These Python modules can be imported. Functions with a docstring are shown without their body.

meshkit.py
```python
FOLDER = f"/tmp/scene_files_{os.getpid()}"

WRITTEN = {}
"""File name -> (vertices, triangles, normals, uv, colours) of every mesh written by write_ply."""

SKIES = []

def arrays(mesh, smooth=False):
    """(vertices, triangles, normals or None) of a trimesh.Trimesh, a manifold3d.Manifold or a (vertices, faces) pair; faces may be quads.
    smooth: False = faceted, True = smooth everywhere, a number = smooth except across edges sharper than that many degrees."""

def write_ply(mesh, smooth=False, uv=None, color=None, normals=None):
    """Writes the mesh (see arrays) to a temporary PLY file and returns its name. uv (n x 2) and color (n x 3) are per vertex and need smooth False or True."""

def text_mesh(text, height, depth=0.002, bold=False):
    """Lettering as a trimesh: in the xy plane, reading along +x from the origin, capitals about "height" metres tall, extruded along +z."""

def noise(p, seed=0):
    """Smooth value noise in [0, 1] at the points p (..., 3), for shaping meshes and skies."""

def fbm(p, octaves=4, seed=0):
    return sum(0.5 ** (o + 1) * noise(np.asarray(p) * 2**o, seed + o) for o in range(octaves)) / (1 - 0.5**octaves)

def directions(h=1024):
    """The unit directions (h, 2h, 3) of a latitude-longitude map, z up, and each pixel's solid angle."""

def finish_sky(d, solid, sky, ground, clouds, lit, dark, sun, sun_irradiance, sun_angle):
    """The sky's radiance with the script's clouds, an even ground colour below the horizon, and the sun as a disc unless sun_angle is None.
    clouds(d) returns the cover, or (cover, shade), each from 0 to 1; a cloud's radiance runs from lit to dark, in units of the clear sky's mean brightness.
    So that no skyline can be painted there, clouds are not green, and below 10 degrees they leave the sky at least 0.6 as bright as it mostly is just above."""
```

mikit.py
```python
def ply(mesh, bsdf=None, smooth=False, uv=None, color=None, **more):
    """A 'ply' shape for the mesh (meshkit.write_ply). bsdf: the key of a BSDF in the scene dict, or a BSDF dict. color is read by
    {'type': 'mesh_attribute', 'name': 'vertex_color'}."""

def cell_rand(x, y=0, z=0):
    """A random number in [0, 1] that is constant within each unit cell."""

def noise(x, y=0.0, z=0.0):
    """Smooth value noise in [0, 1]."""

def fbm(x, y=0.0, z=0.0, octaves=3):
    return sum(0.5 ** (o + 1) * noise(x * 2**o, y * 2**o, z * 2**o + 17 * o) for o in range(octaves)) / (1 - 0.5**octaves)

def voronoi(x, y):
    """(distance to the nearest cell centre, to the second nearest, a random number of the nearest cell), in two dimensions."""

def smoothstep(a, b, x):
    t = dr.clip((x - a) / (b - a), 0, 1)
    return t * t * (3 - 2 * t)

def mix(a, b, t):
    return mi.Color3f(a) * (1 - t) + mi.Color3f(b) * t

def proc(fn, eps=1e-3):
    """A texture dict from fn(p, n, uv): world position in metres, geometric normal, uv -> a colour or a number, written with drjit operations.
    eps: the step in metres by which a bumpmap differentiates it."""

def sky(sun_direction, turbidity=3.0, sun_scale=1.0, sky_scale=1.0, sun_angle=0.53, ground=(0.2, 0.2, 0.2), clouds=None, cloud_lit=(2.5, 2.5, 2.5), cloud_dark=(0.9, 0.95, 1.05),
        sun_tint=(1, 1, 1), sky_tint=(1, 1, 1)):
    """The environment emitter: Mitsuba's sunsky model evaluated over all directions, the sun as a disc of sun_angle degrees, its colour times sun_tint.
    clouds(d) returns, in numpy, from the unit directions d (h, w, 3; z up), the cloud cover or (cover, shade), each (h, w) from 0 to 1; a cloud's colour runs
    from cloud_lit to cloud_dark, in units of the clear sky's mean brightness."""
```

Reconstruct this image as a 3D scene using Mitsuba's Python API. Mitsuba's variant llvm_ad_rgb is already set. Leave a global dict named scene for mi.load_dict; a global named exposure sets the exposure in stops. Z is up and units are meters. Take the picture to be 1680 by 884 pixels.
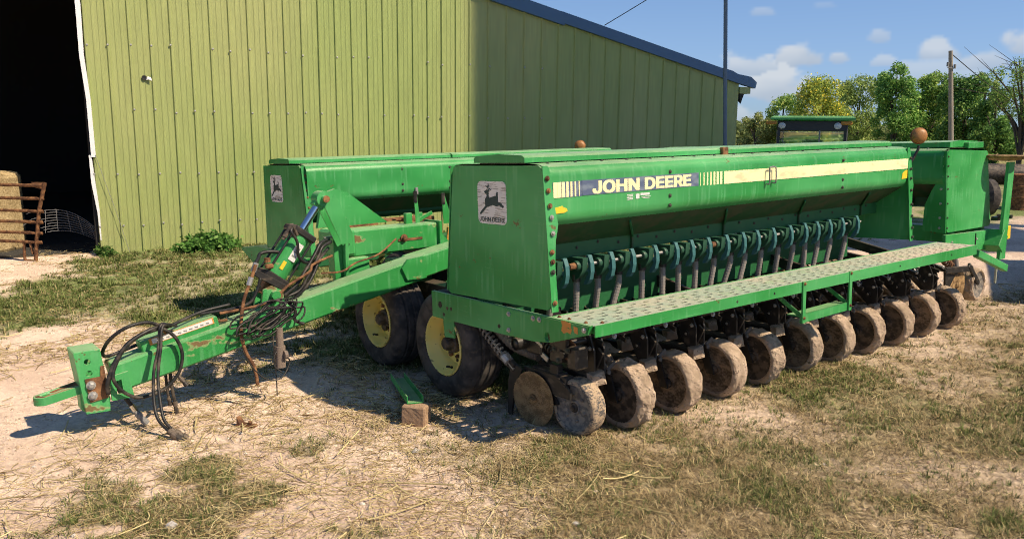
import math
import numpy as np, trimesh, mitsuba as mi, drjit as dr
import mikit, meshkit
from shapely.geometry import Polygon, Point, box as sbox
from shapely.ops import unary_union
from shapely import affinity
T = mi.ScalarTransform4f
scene, labels = {}, {}
RNG = np.random.default_rng(7)

# ------------------------------------------------------------------ camera, sky, exposure
PITCH, ROLL, CAM = math.radians(10.07), math.radians(0.68), np.array([0, 0, 1.75])
fw = np.array([0, math.cos(PITCH), -math.sin(PITCH)])
rt0 = np.array([1.0, 0, 0]); up0 = np.cross(rt0, fw)
rt = math.cos(ROLL) * rt0 + math.sin(ROLL) * up0
up = np.cross(rt, fw)
scene['camera'] = {'type': 'perspective', 'fov_axis': 'x', 'fov': 2 * math.degrees(math.atan(840 / 1298)), 'near_clip': 0.05, 'far_clip': 6000.0,
                   'to_world': T().look_at(origin=CAM.tolist(), target=(CAM + fw).tolist(), up=up.tolist())}
SUN_AZ, SUN_EL = math.radians(115), math.radians(47.5)
SUN = [math.cos(SUN_EL) * math.sin(SUN_AZ), math.cos(SUN_EL) * math.cos(SUN_AZ), math.sin(SUN_EL)]


def clouds(d):
    az = np.degrees(np.arctan2(d[..., 0], d[..., 1])); el = np.degrees(np.arcsin(np.clip(d[..., 2], -1, 1)))
    q = np.stack([az * 0.55, el * 1.0, az * 0], -1)
    fine = meshkit.fbm(q, 5, 3)
    cover = np.zeros_like(az); shade = np.zeros_like(az)
    # small fair-weather heaps: (azimuth, elevation of the flat base, half width, height, density)
    for a, e, w, h, k in ((18.4, 3.0, 3.3, 2.6, 1.0), (16.2, 4.5, 2.6, 1.7, .9), (19.6, 5.1, 2.6, 2.0, 1.0), (21.6, 5.1, 1.3, 1.0, .8), (24.0, 6.3, 1.1, 1.2, .55),
                          (26.3, 8.9, 1.6, 1.3, .8), (27.5, 3.9, 4.0, 1.9, .55), (27.6, 5.2, 2.2, 1.3, .85), (30.0, 4.6, 2.3, 1.6, .8), (33.0, 5.4, 3.4, 2.6, .9),
                          (36.5, 6.5, 4.5, 3.0, .9), (24.4, 4.8, 1.0, .8, .6), (16.7, 8.1, 1.3, .7, .4), (20.7, 8.4, 1.4, .6, .2), (14.0, 1.0, 5, 2.2, .6), (23.0, 2.4, 1.5, 1.6, .35),
                          (48, 5, 6, 4, .9), (60, 4, 8, 4, .8), (-30, 6, 8, 4, .8), (-75, 5, 9, 4, .8), (-140, 6, 9, 4, .8)):
        w, h, e = w * .64, h * .60, e - .45
        u = (az - a) / w; v = (el - e) / h
        r = np.sqrt(u * u + np.where(v > 0, v * v, (v * 3.2) ** 2))
        c = np.clip((1.12 - r + (fine - 0.5) * 1.9) / 0.42, 0, 1); c = c * c * (3 - 2 * c) * k
        shade = np.where(c > cover, np.clip(0.75 - v * 1.0 + (0.5 - fine) * .8, 0, 1), shade)
        cover = np.maximum(cover, c)
    return cover * 0.82, shade


scene['sky'] = mikit.sky(SUN, turbidity=2.4, sun_scale=1.55, clouds=clouds, cloud_lit=(2.5, 2.6, 2.7), cloud_dark=(1.6, 1.85, 2.2), sky_tint=(0.96, 1.06, 1.26), ground=(0.28, 0.23, 0.16))
exposure = 1.5


# ------------------------------------------------------------------ helpers
def lab(key, label=None, category=None, group=None, kind=None):
    d = {k: v for k, v in (('label', label), ('category', category), ('group', group), ('kind', kind)) if v}
    labels[key] = d
    return key


COUNT = {}


def num(key):
    n = COUNT.get(key, -1) + 1
    COUNT[key] = n
    return key if n == 0 else f'{key}_{n:03d}'


def arr(mesh):
    if isinstance(mesh, tuple):
        v, f = np.asarray(mesh[0], float), np.asarray(mesh[1], int)
        if f.shape[1] == 4:
            f = np.vstack([f[:, [0, 1, 2]], f[:, [0, 2, 3]]])
        return v, f
    return np.array(mesh.vertices), np.array(mesh.faces)


def xf(mesh, M):
    v, f = arr(mesh)
    v = v @ M[:3, :3].T + M[:3, 3]
    return (v, f[:, ::-1]) if np.linalg.det(M[:3, :3]) < 0 else (v, f)


def cat(ms):
    vs, fs, k = [], [], 0
    for m in ms:
        v, f = arr(m); vs.append(v); fs.append(f + k); k += len(v)
    return np.vstack(vs), np.vstack(fs)


def add(key, mesh, mat, smooth=False, M=None, label=None, color=None, **kw):
    key = num(key)
    if M is not None:
        mesh = xf(mesh, M)
    v, f = arr(mesh)
    if smooth is not False and color is None:
        m = trimesh.Trimesh(v, f, process=True)
        v, f = np.array(m.vertices), np.array(m.faces)
    scene[key] = mikit.ply((v, f), mat, smooth=smooth, color=color, **kw)
    if label:
        labels[key] = {'label': label}
    return key


def proto(mesh, mat, smooth=False):
    v, f = arr(mesh)
    if smooth is not False:
        m = trimesh.Trimesh(v, f, process=True); v, f = np.array(m.vertices), np.array(m.faces)
    return mikit.ply((v, f), mat, smooth=smooth)


def put(key, p, M, label=None):
    key = num(key)
    scene[key] = {**p, 'to_world': T(M.tolist() if hasattr(M, 'tolist') else M)}
    if label:
        labels[key] = {'label': label}
    return key


def bx(x0, x1, y0, y1, z0, z1, c=0.0):
    if c <= 0:
        v = np.array([[x, y, z] for x in (x0, x1) for y in (y0, y1) for z in (z0, z1)], float)
        return v, np.array([[0, 1, 3, 2], [4, 6, 7, 5], [0, 4, 5, 1], [2, 3, 7, 6], [0, 2, 6, 4], [1, 5, 7, 3]])
    lo, hi = np.minimum([x0, y0, z0], [x1, y1, z1]), np.maximum([x0, y0, z0], [x1, y1, z1])
    pts = []
    for s in np.ndindex(2, 2, 2):
        p = np.where(np.array(s) == 0, lo, hi)
        inn = np.where(np.array(s) == 0, c, -c)
        for k in range(3):
            q = p + inn; q[k] = p[k]; pts.append(q)
    return hull(pts)


def hull(pts):
    m = trimesh.convex.convex_hull(np.array(pts))
    return np.array(m.vertices), np.array(m.faces)


def beam(a, b, w, h, c=0.004, upv=(0, 0, 1)):
    """box of width w, height h from a to b"""
    a, b = np.array(a, float), np.array(b, float)
    d = b - a; L = np.linalg.norm(d); d /= L
    s = np.cross(d, upv); s /= np.linalg.norm(s); u = np.cross(s, d)
    M = np.eye(4); M[:3, 0], M[:3, 1], M[:3, 2], M[:3, 3] = d, -s, u, a
    return xf(bx(0, L, -w / 2, w / 2, -h / 2, h / 2, c), M)


def spline(pts, n=8):
    P = np.array(pts, float); P = np.vstack([2 * P[0] - P[1], P, 2 * P[-1] - P[-2]])
    out = []
    for i in range(1, len(P) - 2):
        t = np.linspace(0, 1, n, endpoint=False)[:, None]
        p0, p1, p2, p3 = P[i - 1:i + 3]
        out.append(0.5 * (2 * p1 + (p2 - p0) * t + (2 * p0 - 5 * p1 + 4 * p2 - p3) * t ** 2 + (3 * p1 - p0 - 3 * p2 + p3) * t ** 3))
    return np.vstack(out + [P[-2:-1]])


def tube(pts, r, n=8, caps=True):
    P = np.array(pts, float); r = np.broadcast_to(np.asarray(r, float), len(P))
    d = np.gradient(P, axis=0); d /= np.linalg.norm(d, axis=1, keepdims=True) + 1e-12
    u = np.cross(d[0], [0.3, 0.2, 0.9]); u /= np.linalg.norm(u)
    V = []
    a = np.arange(n) * 2 * math.pi / n
    for i in range(len(P)):
        u = u - d[i] * (u @ d[i]); u /= np.linalg.norm(u) + 1e-12
        w = np.cross(d[i], u)
        V.append(P[i] + r[i] * (np.cos(a)[:, None] * u + np.sin(a)[:, None] * w))
    V = np.vstack(V); F = []
    j = np.arange(n); k = (j + 1) % n
    for i in range(len(P) - 1):
        b = i * n
        F.append(np.stack([b + j, b + k, b + n + k], 1)); F.append(np.stack([b + j, b + n + k, b + n + j], 1))
    if caps:
        V = np.vstack([V, P[:1], P[-1:]]); c0 = len(V) - 2
        F.append(np.stack([k, j, j * 0 + c0], 1)); e = (len(P) - 1) * n
        F.append(np.stack([e + j, e + k, j * 0 + c0 + 1], 1))
    return V, np.vstack(F)


def lathe(prof, n=24, axis='z'):
    """prof: (radius, height) pairs, outward normals when going up"""
    pr = np.array(prof, float); a = np.arange(n) * 2 * math.pi / n
    V = np.stack([pr[:, None, 0] * np.cos(a), pr[:, None, 0] * np.sin(a), np.broadcast_to(pr[:, None, 1], (len(pr), n))], -1).reshape(-1, 3)
    j = np.arange(n); k = (j + 1) % n; F = []
    for i in range(len(pr) - 1):
        b = i * n
        F += [np.stack([b + j, b + k, b + n + k], 1), np.stack([b + j, b + n + k, b + n + j], 1)]
    F = np.vstack(F)
    if axis == 'x':   # height runs along +x
        V = V[:, [2, 0, 1]]
    elif axis == 'y':
        V = V[:, [1, 2, 0]]
    return V, F


def prism(poly, a, b, plane):
    """poly (shapely or points) extruded from a to b; plane names the two axes of the polygon ('yz', 'xz', 'xy')"""
    if not isinstance(poly, Polygon):
        poly = Polygon(poly)
    poly = poly.buffer(0)
    ms = []
    for g in getattr(poly, 'geoms', [poly]):
        m = trimesh.creation.extrude_polygon(g, abs(b - a), engine='earcut')
        v, f = np.array(m.vertices), np.array(m.faces)
        v[:, 2] += min(a, b)
        if plane == 'yz':
            v = v[:, [2, 0, 1]]
        elif plane == 'xz':
            v = v[:, [0, 2, 1]]; f = f[:, ::-1]
        ms.append((v, f))
    return cat(ms)


def rrect(x0, x1, y0, y1, r):
    return sbox(min(x0, x1) + r, min(y0, y1) + r, max(x0, x1) - r, max(y0, y1) - r).buffer(r, 5)


def fr(pos, z=(0, 0, 1), spin=0.0, s=1.0):
    z = np.array(z, float); z /= np.linalg.norm(z)
    x = np.cross([0.1, 0.9, 0.3], z); x /= np.linalg.norm(x); y = np.cross(z, x)
    x, y = x * math.cos(spin) + y * math.sin(spin), y * math.cos(spin) - x * math.sin(spin)
    M = np.eye(4); M[:3, 0], M[:3, 1], M[:3, 2], M[:3, 3] = x * s, y * s, z * s, pos
    return M


# ------------------------------------------------------------------ materials
def P_(fn, eps=1e-3):
    return mikit.proc(fn, eps)


def princ(color, rough=0.5, spec=0.5, metallic=0.0, bump=None, bscale=1.0, **kw):
    c = color if isinstance(color, dict) else {'type': 'rgb', 'value': list(color)}
    b = {'type': 'principled', 'base_color': c, 'roughness': rough, 'specular': spec, 'metallic': metallic, **kw}
    if bump is not None:
        b = {'type': 'bumpmap', 'arbitrary': bump, 'scale': bscale, 'bsdf': b}
    return {'type': 'twosided', 'bsdf': b}


def mat(name, d):
    scene['mat_' + name] = d
    return 'mat_' + name


ss, nz, fb, mx = mikit.smoothstep, mikit.noise, mikit.fbm, mikit.mix
C = lambda *v: mi.Color3f(*v)


def f_green(p, n, uv):
    a = fb(p.x * 1.7, p.y * 1.7, p.z * 2.3, 3)
    b = nz(p.x * 14, p.y * 14, p.z * 14)
    c = mx(C(.020, .225, .045), C(.064, .335, .105), ss(.32, .68, a) * .85 + b * .15)
    big = fb(p.x * .8 + 3, p.y * .8, p.z * 1.6, 2); c = c * (.86 + .26 * big)
    scr = nz(p.x * 7, p.y * 7, p.z * 260); c = mx(c, C(.17, .40, .20), ss(.86, .93, scr) * ss(.5, .7, nz(p.x * 5, p.y * 5, p.z * 5)) * .35)
    s = nz(p.x * 55, p.y * 55, p.z * 6)                          # run-off streaks
    c = mx(c, C(.13, .38, .17), ss(.58, .9, s) * .35)
    c = c * (.9 + .2 * fb(p.x * 4.3, p.y * 4.3, p.z * 6, 2))
    dust = ss(.55, .98, n.z) * (.3 + .7 * fb(p.x * 5, p.y * 5, p.z * 5, 2))
    c = mx(c, C(.42, .44, .30), dust * .6)
    r = fb(p.x * 9 + 31, p.y * 9, p.z * 9, 3)
    k = nz(p.x * 90, p.y * 90, p.z * 90)
    return mx(c, C(.14, .06, .025), ss(.74, .80, r * .72 + k * .28) * .8)


def f_tongue(p, n, uv):
    c = f_green(p, n, uv)
    r = fb(p.x * 5.1 + 11, p.y * 5.1, p.z * 14, 3); k = nz(p.x * 60, p.y * 60, p.z * 60)
    e = r * .84 + k * .16
    c = mx(c, C(.40, .38, .20), ss(.62, .68, e) * .5)
    return mx(c, C(.15, .075, .035), ss(.665, .72, e) * .85)


def f_step(p, n, uv):
    a = fb(p.x * 1.3, p.y * 1.3, p.z, 2); b = fb(p.x * 16, p.y * 16, p.z * 9, 3)
    c = mx(C(.27, .34, .255), C(.46, .39, .30), ss(.38, .66, a * .75 + b * .25))
    return mx(c, C(.12, .34, .15), ss(.6, .75, b) * .4) * (.86 + .25 * nz(p.x * 80, p.y * 80, p.z * 80))


def f_rust(p, n, uv):
    a = fb(p.x * 22, p.y * 22, p.z * 22, 3); b = nz(p.x * 130, p.y * 130, p.z * 130)
    return mx(C(.085, .04, .022), C(.27, .135, .06), ss(.3, .72, a * .8 + b * .2))


def f_disc(p, n, uv):
    a = fb(p.x * 30, p.y * 30, p.z * 30, 3); b = nz(p.x * 200, p.y * 200, p.z * 200)
    return mx(C(.10, .06, .025), C(.34, .22, .10), ss(.3, .7, a * .7 + b * .3))


def f_mud(p, n, uv):
    a = fb(p.x * 19, p.y * 19, p.z * 19, 3); b = fb(p.x * 90, p.y * 90, p.z * 90, 2)
    c = mx(C(.33, .25, .175), C(.48, .37, .27), ss(.3, .7, a))
    return mx(c, C(.08, .07, .06), ss(.60, .72, a * .45 + b * .55) * .75)


def f_plate(p, n, uv):
    a = fb(p.x * 24, p.y * 24, p.z * 24, 3)
    c = mx(C(.035, .030, .026), C(.12, .092, .068), ss(.35, .65, a))
    return mx(c, C(.20, .15, .10), ss(.66, .85, fb(p.x * 40, p.y * 40, p.z * 40, 2)) * .7)


def f_tyre(p, n, uv):
    a = fb(p.x * 14, p.y * 14, p.z * 14, 3)
    c = mx(C(.03, .029, .028), C(.075, .066, .058), ss(.3, .7, a))
    return mx(c, C(.26, .19, .12), ss(.5, .95, fb(p.x * 50, p.y * 50, p.z * 50, 3)) * .25)


def f_black(p, n, uv):
    a = fb(p.x * 17, p.y * 17, p.z * 17, 3)
    c = mx(C(.012, .012, .012), C(.035, .032, .03), a)
    d = ss(.5, 1., n.z) * .35 + ss(.6, .8, a) * .35
    return mx(c, C(.28, .21, .14), d * .6)


def f_rim(p, n, uv):
    a = fb(p.x * 9, p.y * 9, p.z * 9, 3)
    c = mx(C(.82, .66, .15), C(.74, .61, .20), a)
    return mx(c, C(.17, .10, .05), ss(.70, .78, fb(p.x * 31, p.y * 31, p.z * 31, 3)) * .8)


def f_barn(p, n, uv):
    a = fb(p.x * .7, p.y * .7, p.z * .25, 3); b = nz(p.x * 30, p.y * 30, p.z * 2.2)
    c = mx(C(.262, .325, .108), C(.315, .347, .135), ss(.3, .7, a))
    c = c * (.88 + .16 * b + .07 * nz(p.x * 3, p.y * 3, p.z * .35))
    low = 1 - ss(-.25, .9, p.z)
    return mx(c, C(.36, .33, .17), low * .45 * fb(p.x * 6, p.y * 6, p.z * 6, 2))


def f_badge(p, n, uv):
    a = nz(p.x * 20, p.y * 20, p.z * 170)
    b = fb(p.x * 22, p.y * 22, p.z * 22, 2)
    return mx(C(.68, .67, .63), C(.28, .25, .20), ss(.54, .66, a * .6 + b * .4) * .75)


def f_decal(p, n, uv):
    return mx(C(.80, .76, .42), C(.62, .57, .33), ss(.55, .75, fb(p.x * 9, p.y * 9, p.z * 20, 3)))


def f_blue(p, n, uv):
    return mx(C(.085, .115, .19), C(.16, .20, .26), ss(.4, .7, fb(p.x * 16, p.y * 16, p.z * 30, 3)))


mat('green', princ(P_(f_green), .42, .45))
mat('tongue_green', princ(P_(f_tongue), .45, .4))
mat('step', princ(P_(f_step), .7, .3))
mat('rust', princ(P_(f_rust), .8, .3))
mat('disc', princ(P_(f_disc), .7, .4))
bump_mud = P_(lambda p, n, uv: fb(p.x * 60, p.y * 60, p.z * 60, 3) + .5 * nz(p.x * 170, p.y * 170, p.z * 170), 2e-3)
def f_disc2(p, n, uv):
    a = fb(p.x * 26, p.y * 26, p.z * 26, 3); b = nz(p.x * 200, p.y * 200, p.z * 200)
    return mx(C(.13, .08, .035), C(.29, .19, .09), ss(.3, .7, a * .7 + b * .3))


mat('disc_near', princ(P_(f_disc2), .7, .4))
def f_dusty(p, n, uv):
    a = fb(p.x * 22, p.y * 22, p.z * 22, 3); b = nz(p.x * 90, p.y * 90, p.z * 90)
    return mx(C(.06, .048, .036), C(.24, .18, .125), ss(.3, .72, a * .7 + b * .3))


mat('dusty_plate', princ(P_(f_dusty), .7, .3))
mat('mud', princ(P_(f_mud), .95, .1, bump=bump_mud, bscale=.018))
mat('plate', princ(P_(f_plate), .6, .4))
mat('tyre', princ(P_(f_tyre), .8, .3))
mat('black', princ(P_(f_black), .38, .5))
mat('rim', princ(P_(f_rim), .4, .5))
mat('barn', princ(P_(f_barn), .5, .35))
mat('dark_sheet', princ((.035, .035, .033), .8, .2))  # near-black so walls, posts and floor carry the interior shade in colour
mat('fascia', princ((.055, .125, .23), .45, .4))
mat('white_trim', princ((.72, .73, .74), .45, .4))
mat('badge', princ(P_(f_badge), .5, .4))
mat('decal', princ(P_(f_decal), .5, .4))
mat('blue', princ(P_(f_blue), .45, .4))
mat('navy', princ((.02, .045, .05), .5, .4))
mat('yellow', princ((.78, .50, .03), .4, .5))
mat('orange', princ((.55, .25, .06), .6, .3))
mat('white_label', princ((.62, .62, .60), .5, .4))
def f_hose(p, n, uv):
    return mx(C(.013, .013, .013), C(.11, .09, .07), ss(.45, .8, fb(p.x * 16, p.y * 16, p.z * 16, 3)) * .7)


mat('hose', princ(P_(f_hose), .5, .45))
mat('ribbed_hose', princ((.22, .205, .185), .7, .3))
mat('chrome', princ((.75, .76, .78), .12, .5, 1.0))
mat('zinc', princ((.42, .41, .39), .45, .5, .6))
mat('amber', princ((.32, .145, .04), .5, .5))
mat('light_grey', princ((.20, .20, .20), .55, .4))


def f_wood(p, n, uv):
    return mx(C(.24, .15, .09), C(.36, .25, .16), fb(p.x * 90, p.y * 90, p.z * 9, 3))


def f_pole(p, n, uv):
    return mx(C(.20, .17, .14), C(.34, .31, .27), fb(p.x * 60, p.y * 60, p.z * 3, 3))


mat('wood', princ(P_(f_wood), .85, .2))
mat('jack', princ((.19, .15, .12), .75, .3))
mat('pole', princ(P_(f_pole), .9, .2))
mat('steel_mast', princ((.10, .15, .21), .5, .4))
mat('bark', princ((.10, .085, .07), .9, .2))
mat('glass', {'type': 'thindielectric'})
mat('tractor_dark', princ((.035, .037, .04), .5, .4))
mat('concrete', princ((.42, .40, .37), .9, .2))
mat('lamp_glass', princ((.6, .6, .6), .2, .6))
def f_floor_shade(p, n, uv):  # underside grime, with shade below the hopper darkened into the colour
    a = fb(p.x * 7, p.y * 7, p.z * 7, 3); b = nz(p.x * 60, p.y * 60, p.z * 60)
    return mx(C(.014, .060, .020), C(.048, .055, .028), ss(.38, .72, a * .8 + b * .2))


mat('hopper_floor', princ(P_(f_floor_shade), .55, .4)); mat('grey_hose', princ((.085, .08, .076), .6, .4))
mat('frame_shade_green', princ((.016, .11, .038), .5, .4)); mat('cup', princ((.02, .075, .045), .5, .4)); mat('teal', princ((.038, .13, .135), .5, .4))  # frame green is the paint with shade darkened in; teal carries sky reflection
mat('bolt_dark', princ((.05, .055, .04), .6, .4))


# ------------------------------------------------------------------ ground, shared cover fields
OX = np.array([0.3868, 4.3888, 0.0])
XA = math.radians(51.67)
YHX, YHY = -math.cos(XA), math.sin(XA)


def nzn(x, y, seed=0.0):
    return meshkit.noise(np.stack([np.asarray(x, float), np.asarray(y, float), np.zeros_like(np.asarray(x, float)) + seed], -1) + 1e6)


def fields(x, y, N):
    """green cover, dry cover (0..1); N(x, y, z) a value noise, the same in numpy and in drjit"""
    def F(a, b, s):
        return (N(x * a, y * a, s) * 4 + N(x * a * 2.03, y * a * 2.03, s + 5.) * 2 + N(x * a * 4.1, y * a * 4.1, s + 9.)) / 7.
    def st(a, b, v):
        t = (v - a) / (b - a); t = dr.clip(t, 0, 1) if not isinstance(v, np.ndarray) else np.clip(t, 0, 1)
        return t * t * (3 - 2 * t)
    w1 = F(.55, 0, 3.); w2 = F(1.3, 0, 21.); w3 = F(3.1, 0, 40.)
    # the lawn strip before the wall: right of the drive, beyond the hitch
    lawn = st(-.5, .5, (y - 6.6) + (x + 3.) * .35 + (w2 - .5) * 2.2) * st(-.35, .45, x + 5.3 - (y - 8.) * -.28 + (w2 - .5) * 1.6) 
    wall = st(-5.6, -4.0, (x + 6.165) * -.5432 + (y - 11.656) * .8396 + (w2 - .5) * 1.2) * st(-.4, .6, x + 5.6 + (w2 - .5))
    lawn = (lawn * (1 - st(.2, 1.4, (x - 1.2) + (w1 - .5)))) * (1 - wall) + wall
    # right of the hitch: trodden pasture, thin towards the drive on the left
    past = st(-.5, .9, x + .10 + (w1 - .5) * 2.6 + (y - 4) * .40)
    far = 1 - st(.1, 1.1, (y - 7.4) - (x - 4.) * .62 + (w1 - .5) * .6) * st(2.5, 4.0, x)      # bare yard behind the drill on the right
    bare = st(.55, .66, F(.62, 0, 77.)) * .85
    patch = st(.50, .66, w2 * .6 + w3 * .4)
    near_left = st(.52, .63, w1 * .3 + w3 * .7) * (1 - past) * (1 - st(.0, .7, y - 3.9)) * st(-.3, .3, x + 2.0) * (1 - st(-.3, .3, x + .9 + (w2 - .5)))
    dry = (past + (1 - past) * near_left * .6) * far * (1 - bare * .8) * (.55 + .45 * st(.3, .55, w2))
    green = lawn * (.55 + .45 * st(.3, .55, w2)) + (1 - lawn) * far * (past * (.12 + .75 * patch * (1 - bare * .8)) + .85 * near_left)
    return green, dry * (1 - lawn * .7), lawn, bare


def gz(x, y):
    yc = (x - OX[0]) * YHX + (y - OX[1]) * YHY
    yc = 16 * np.tanh(np.asarray(yc) / 16)
    b = (meshkit.noise(np.stack([np.asarray(x) * .9, np.asarray(y) * .9, np.zeros_like(x) + 4.], -1)) - .5) * .03
    return -.02 * yc + b * np.clip((np.hypot(x, y) - 1) / 4, 0, 1)


def f_soil(p, n, uv):
    N = lambda a, b, s: nz(a, b, s)
    g, d, lawn, bare = fields(p.x, p.y, N)
    a = fb(p.x * 2.2, p.y * 2.2, 0, 3); b = fb(p.x * 17, p.y * 17, 3., 3); e = nz(p.x * 120, p.y * 120, 1.)
    s = mx(C(.48, .365, .28), C(.62, .495, .39), ss(.3, .7, a * .55 + b * .45)) * (.82 + .30 * e)
    s = mx(s, C(.24, .165, .10), ss(.64, .8, b) * .5)
    th = mx(C(.17, .12, .06), C(.40, .315, .185), ss(.3, .7, nz(p.x * 45, p.y * 45, 7.) * .5 + b * .5))
    gr = mx(mx(C(.085, .10, .035), C(.06, .095, .025), lawn), mx(C(.20, .20, .085), C(.145, .20, .06), lawn), ss(.3, .7, b))
    s = mx(s, th, dr.clip(d * 1.0, 0, 1) * .75)
    s = mx(s, gr, dr.clip(g * 1.1, 0, 1) * (.60 + .32 * lawn))
    far = ss(18, 60, dr.sqrt(p.x * p.x + p.y * p.y))
    return mx(s, mx(C(.20, .20, .08), C(.30, .25, .13), a), far * .8)


bump_soil = P_(lambda p, n, uv: fb(p.x * 26, p.y * 26, 2., 3) + .35 * nz(p.x * 110, p.y * 110, 5.), 3e-3)
mat('soil', princ(P_(f_soil), .95, .1, bump=bump_soil, bscale=.016))


def make_ground():
    na, nr = 700, 280
    r = np.concatenate([[0.0], np.geomspace(1.2, 2600, nr)])
    # denser angles in front
    t = np.linspace(-1, 1, na, endpoint=False); a = math.pi * (0.45 * t + 0.55 * t ** 3)
    x = r[:, None] * np.sin(a); y = r[:, None] * np.cos(a)
    z = gz(x, y)
    z = z + (meshkit.fbm(np.stack([x * 3.3, y * 3.3, x * 0], -1), 3) - .5) * .022 * np.clip(1 - (r[:, None] - 14) / 10, 0, 1)
    V = np.stack([x, y, z], -1).reshape(-1, 3)
    j = np.arange(na); k = (j + 1) % na; F = []
    for i in range(len(r) - 1):
        F.append(np.stack([i * na + j, (i + 1) * na + k, (i + 1) * na + j], 1)); F.append(np.stack([i * na + j, i * na + k, (i + 1) * na + k], 1))
    add('ground', (V, np.vstack(F)), 'mat_soil', smooth=False)
    scene['ground'] = mikit.ply((V, np.vstack(F)[:, ::-1]), 'mat_soil', smooth=True)
    lab('ground', kind='structure')


make_ground()


# ------------------------------------------------------------------ barn
AZ = math.radians(57.1)
BD = np.array([math.sin(AZ), math.cos(AZ), 0]); BN = np.array([math.cos(AZ), -math.sin(AZ), 0]); BP = np.array([-6.165, 11.656, 0.0])
MB = np.eye(4); MB[:3, 0] = BD; MB[:3, 1] = BN; MB[:3, 3] = BP      # local: x along the wall (right), y out towards the yard, z up


def zb(s):
    return 4.12 - .187 * (s - 6.67)


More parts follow.
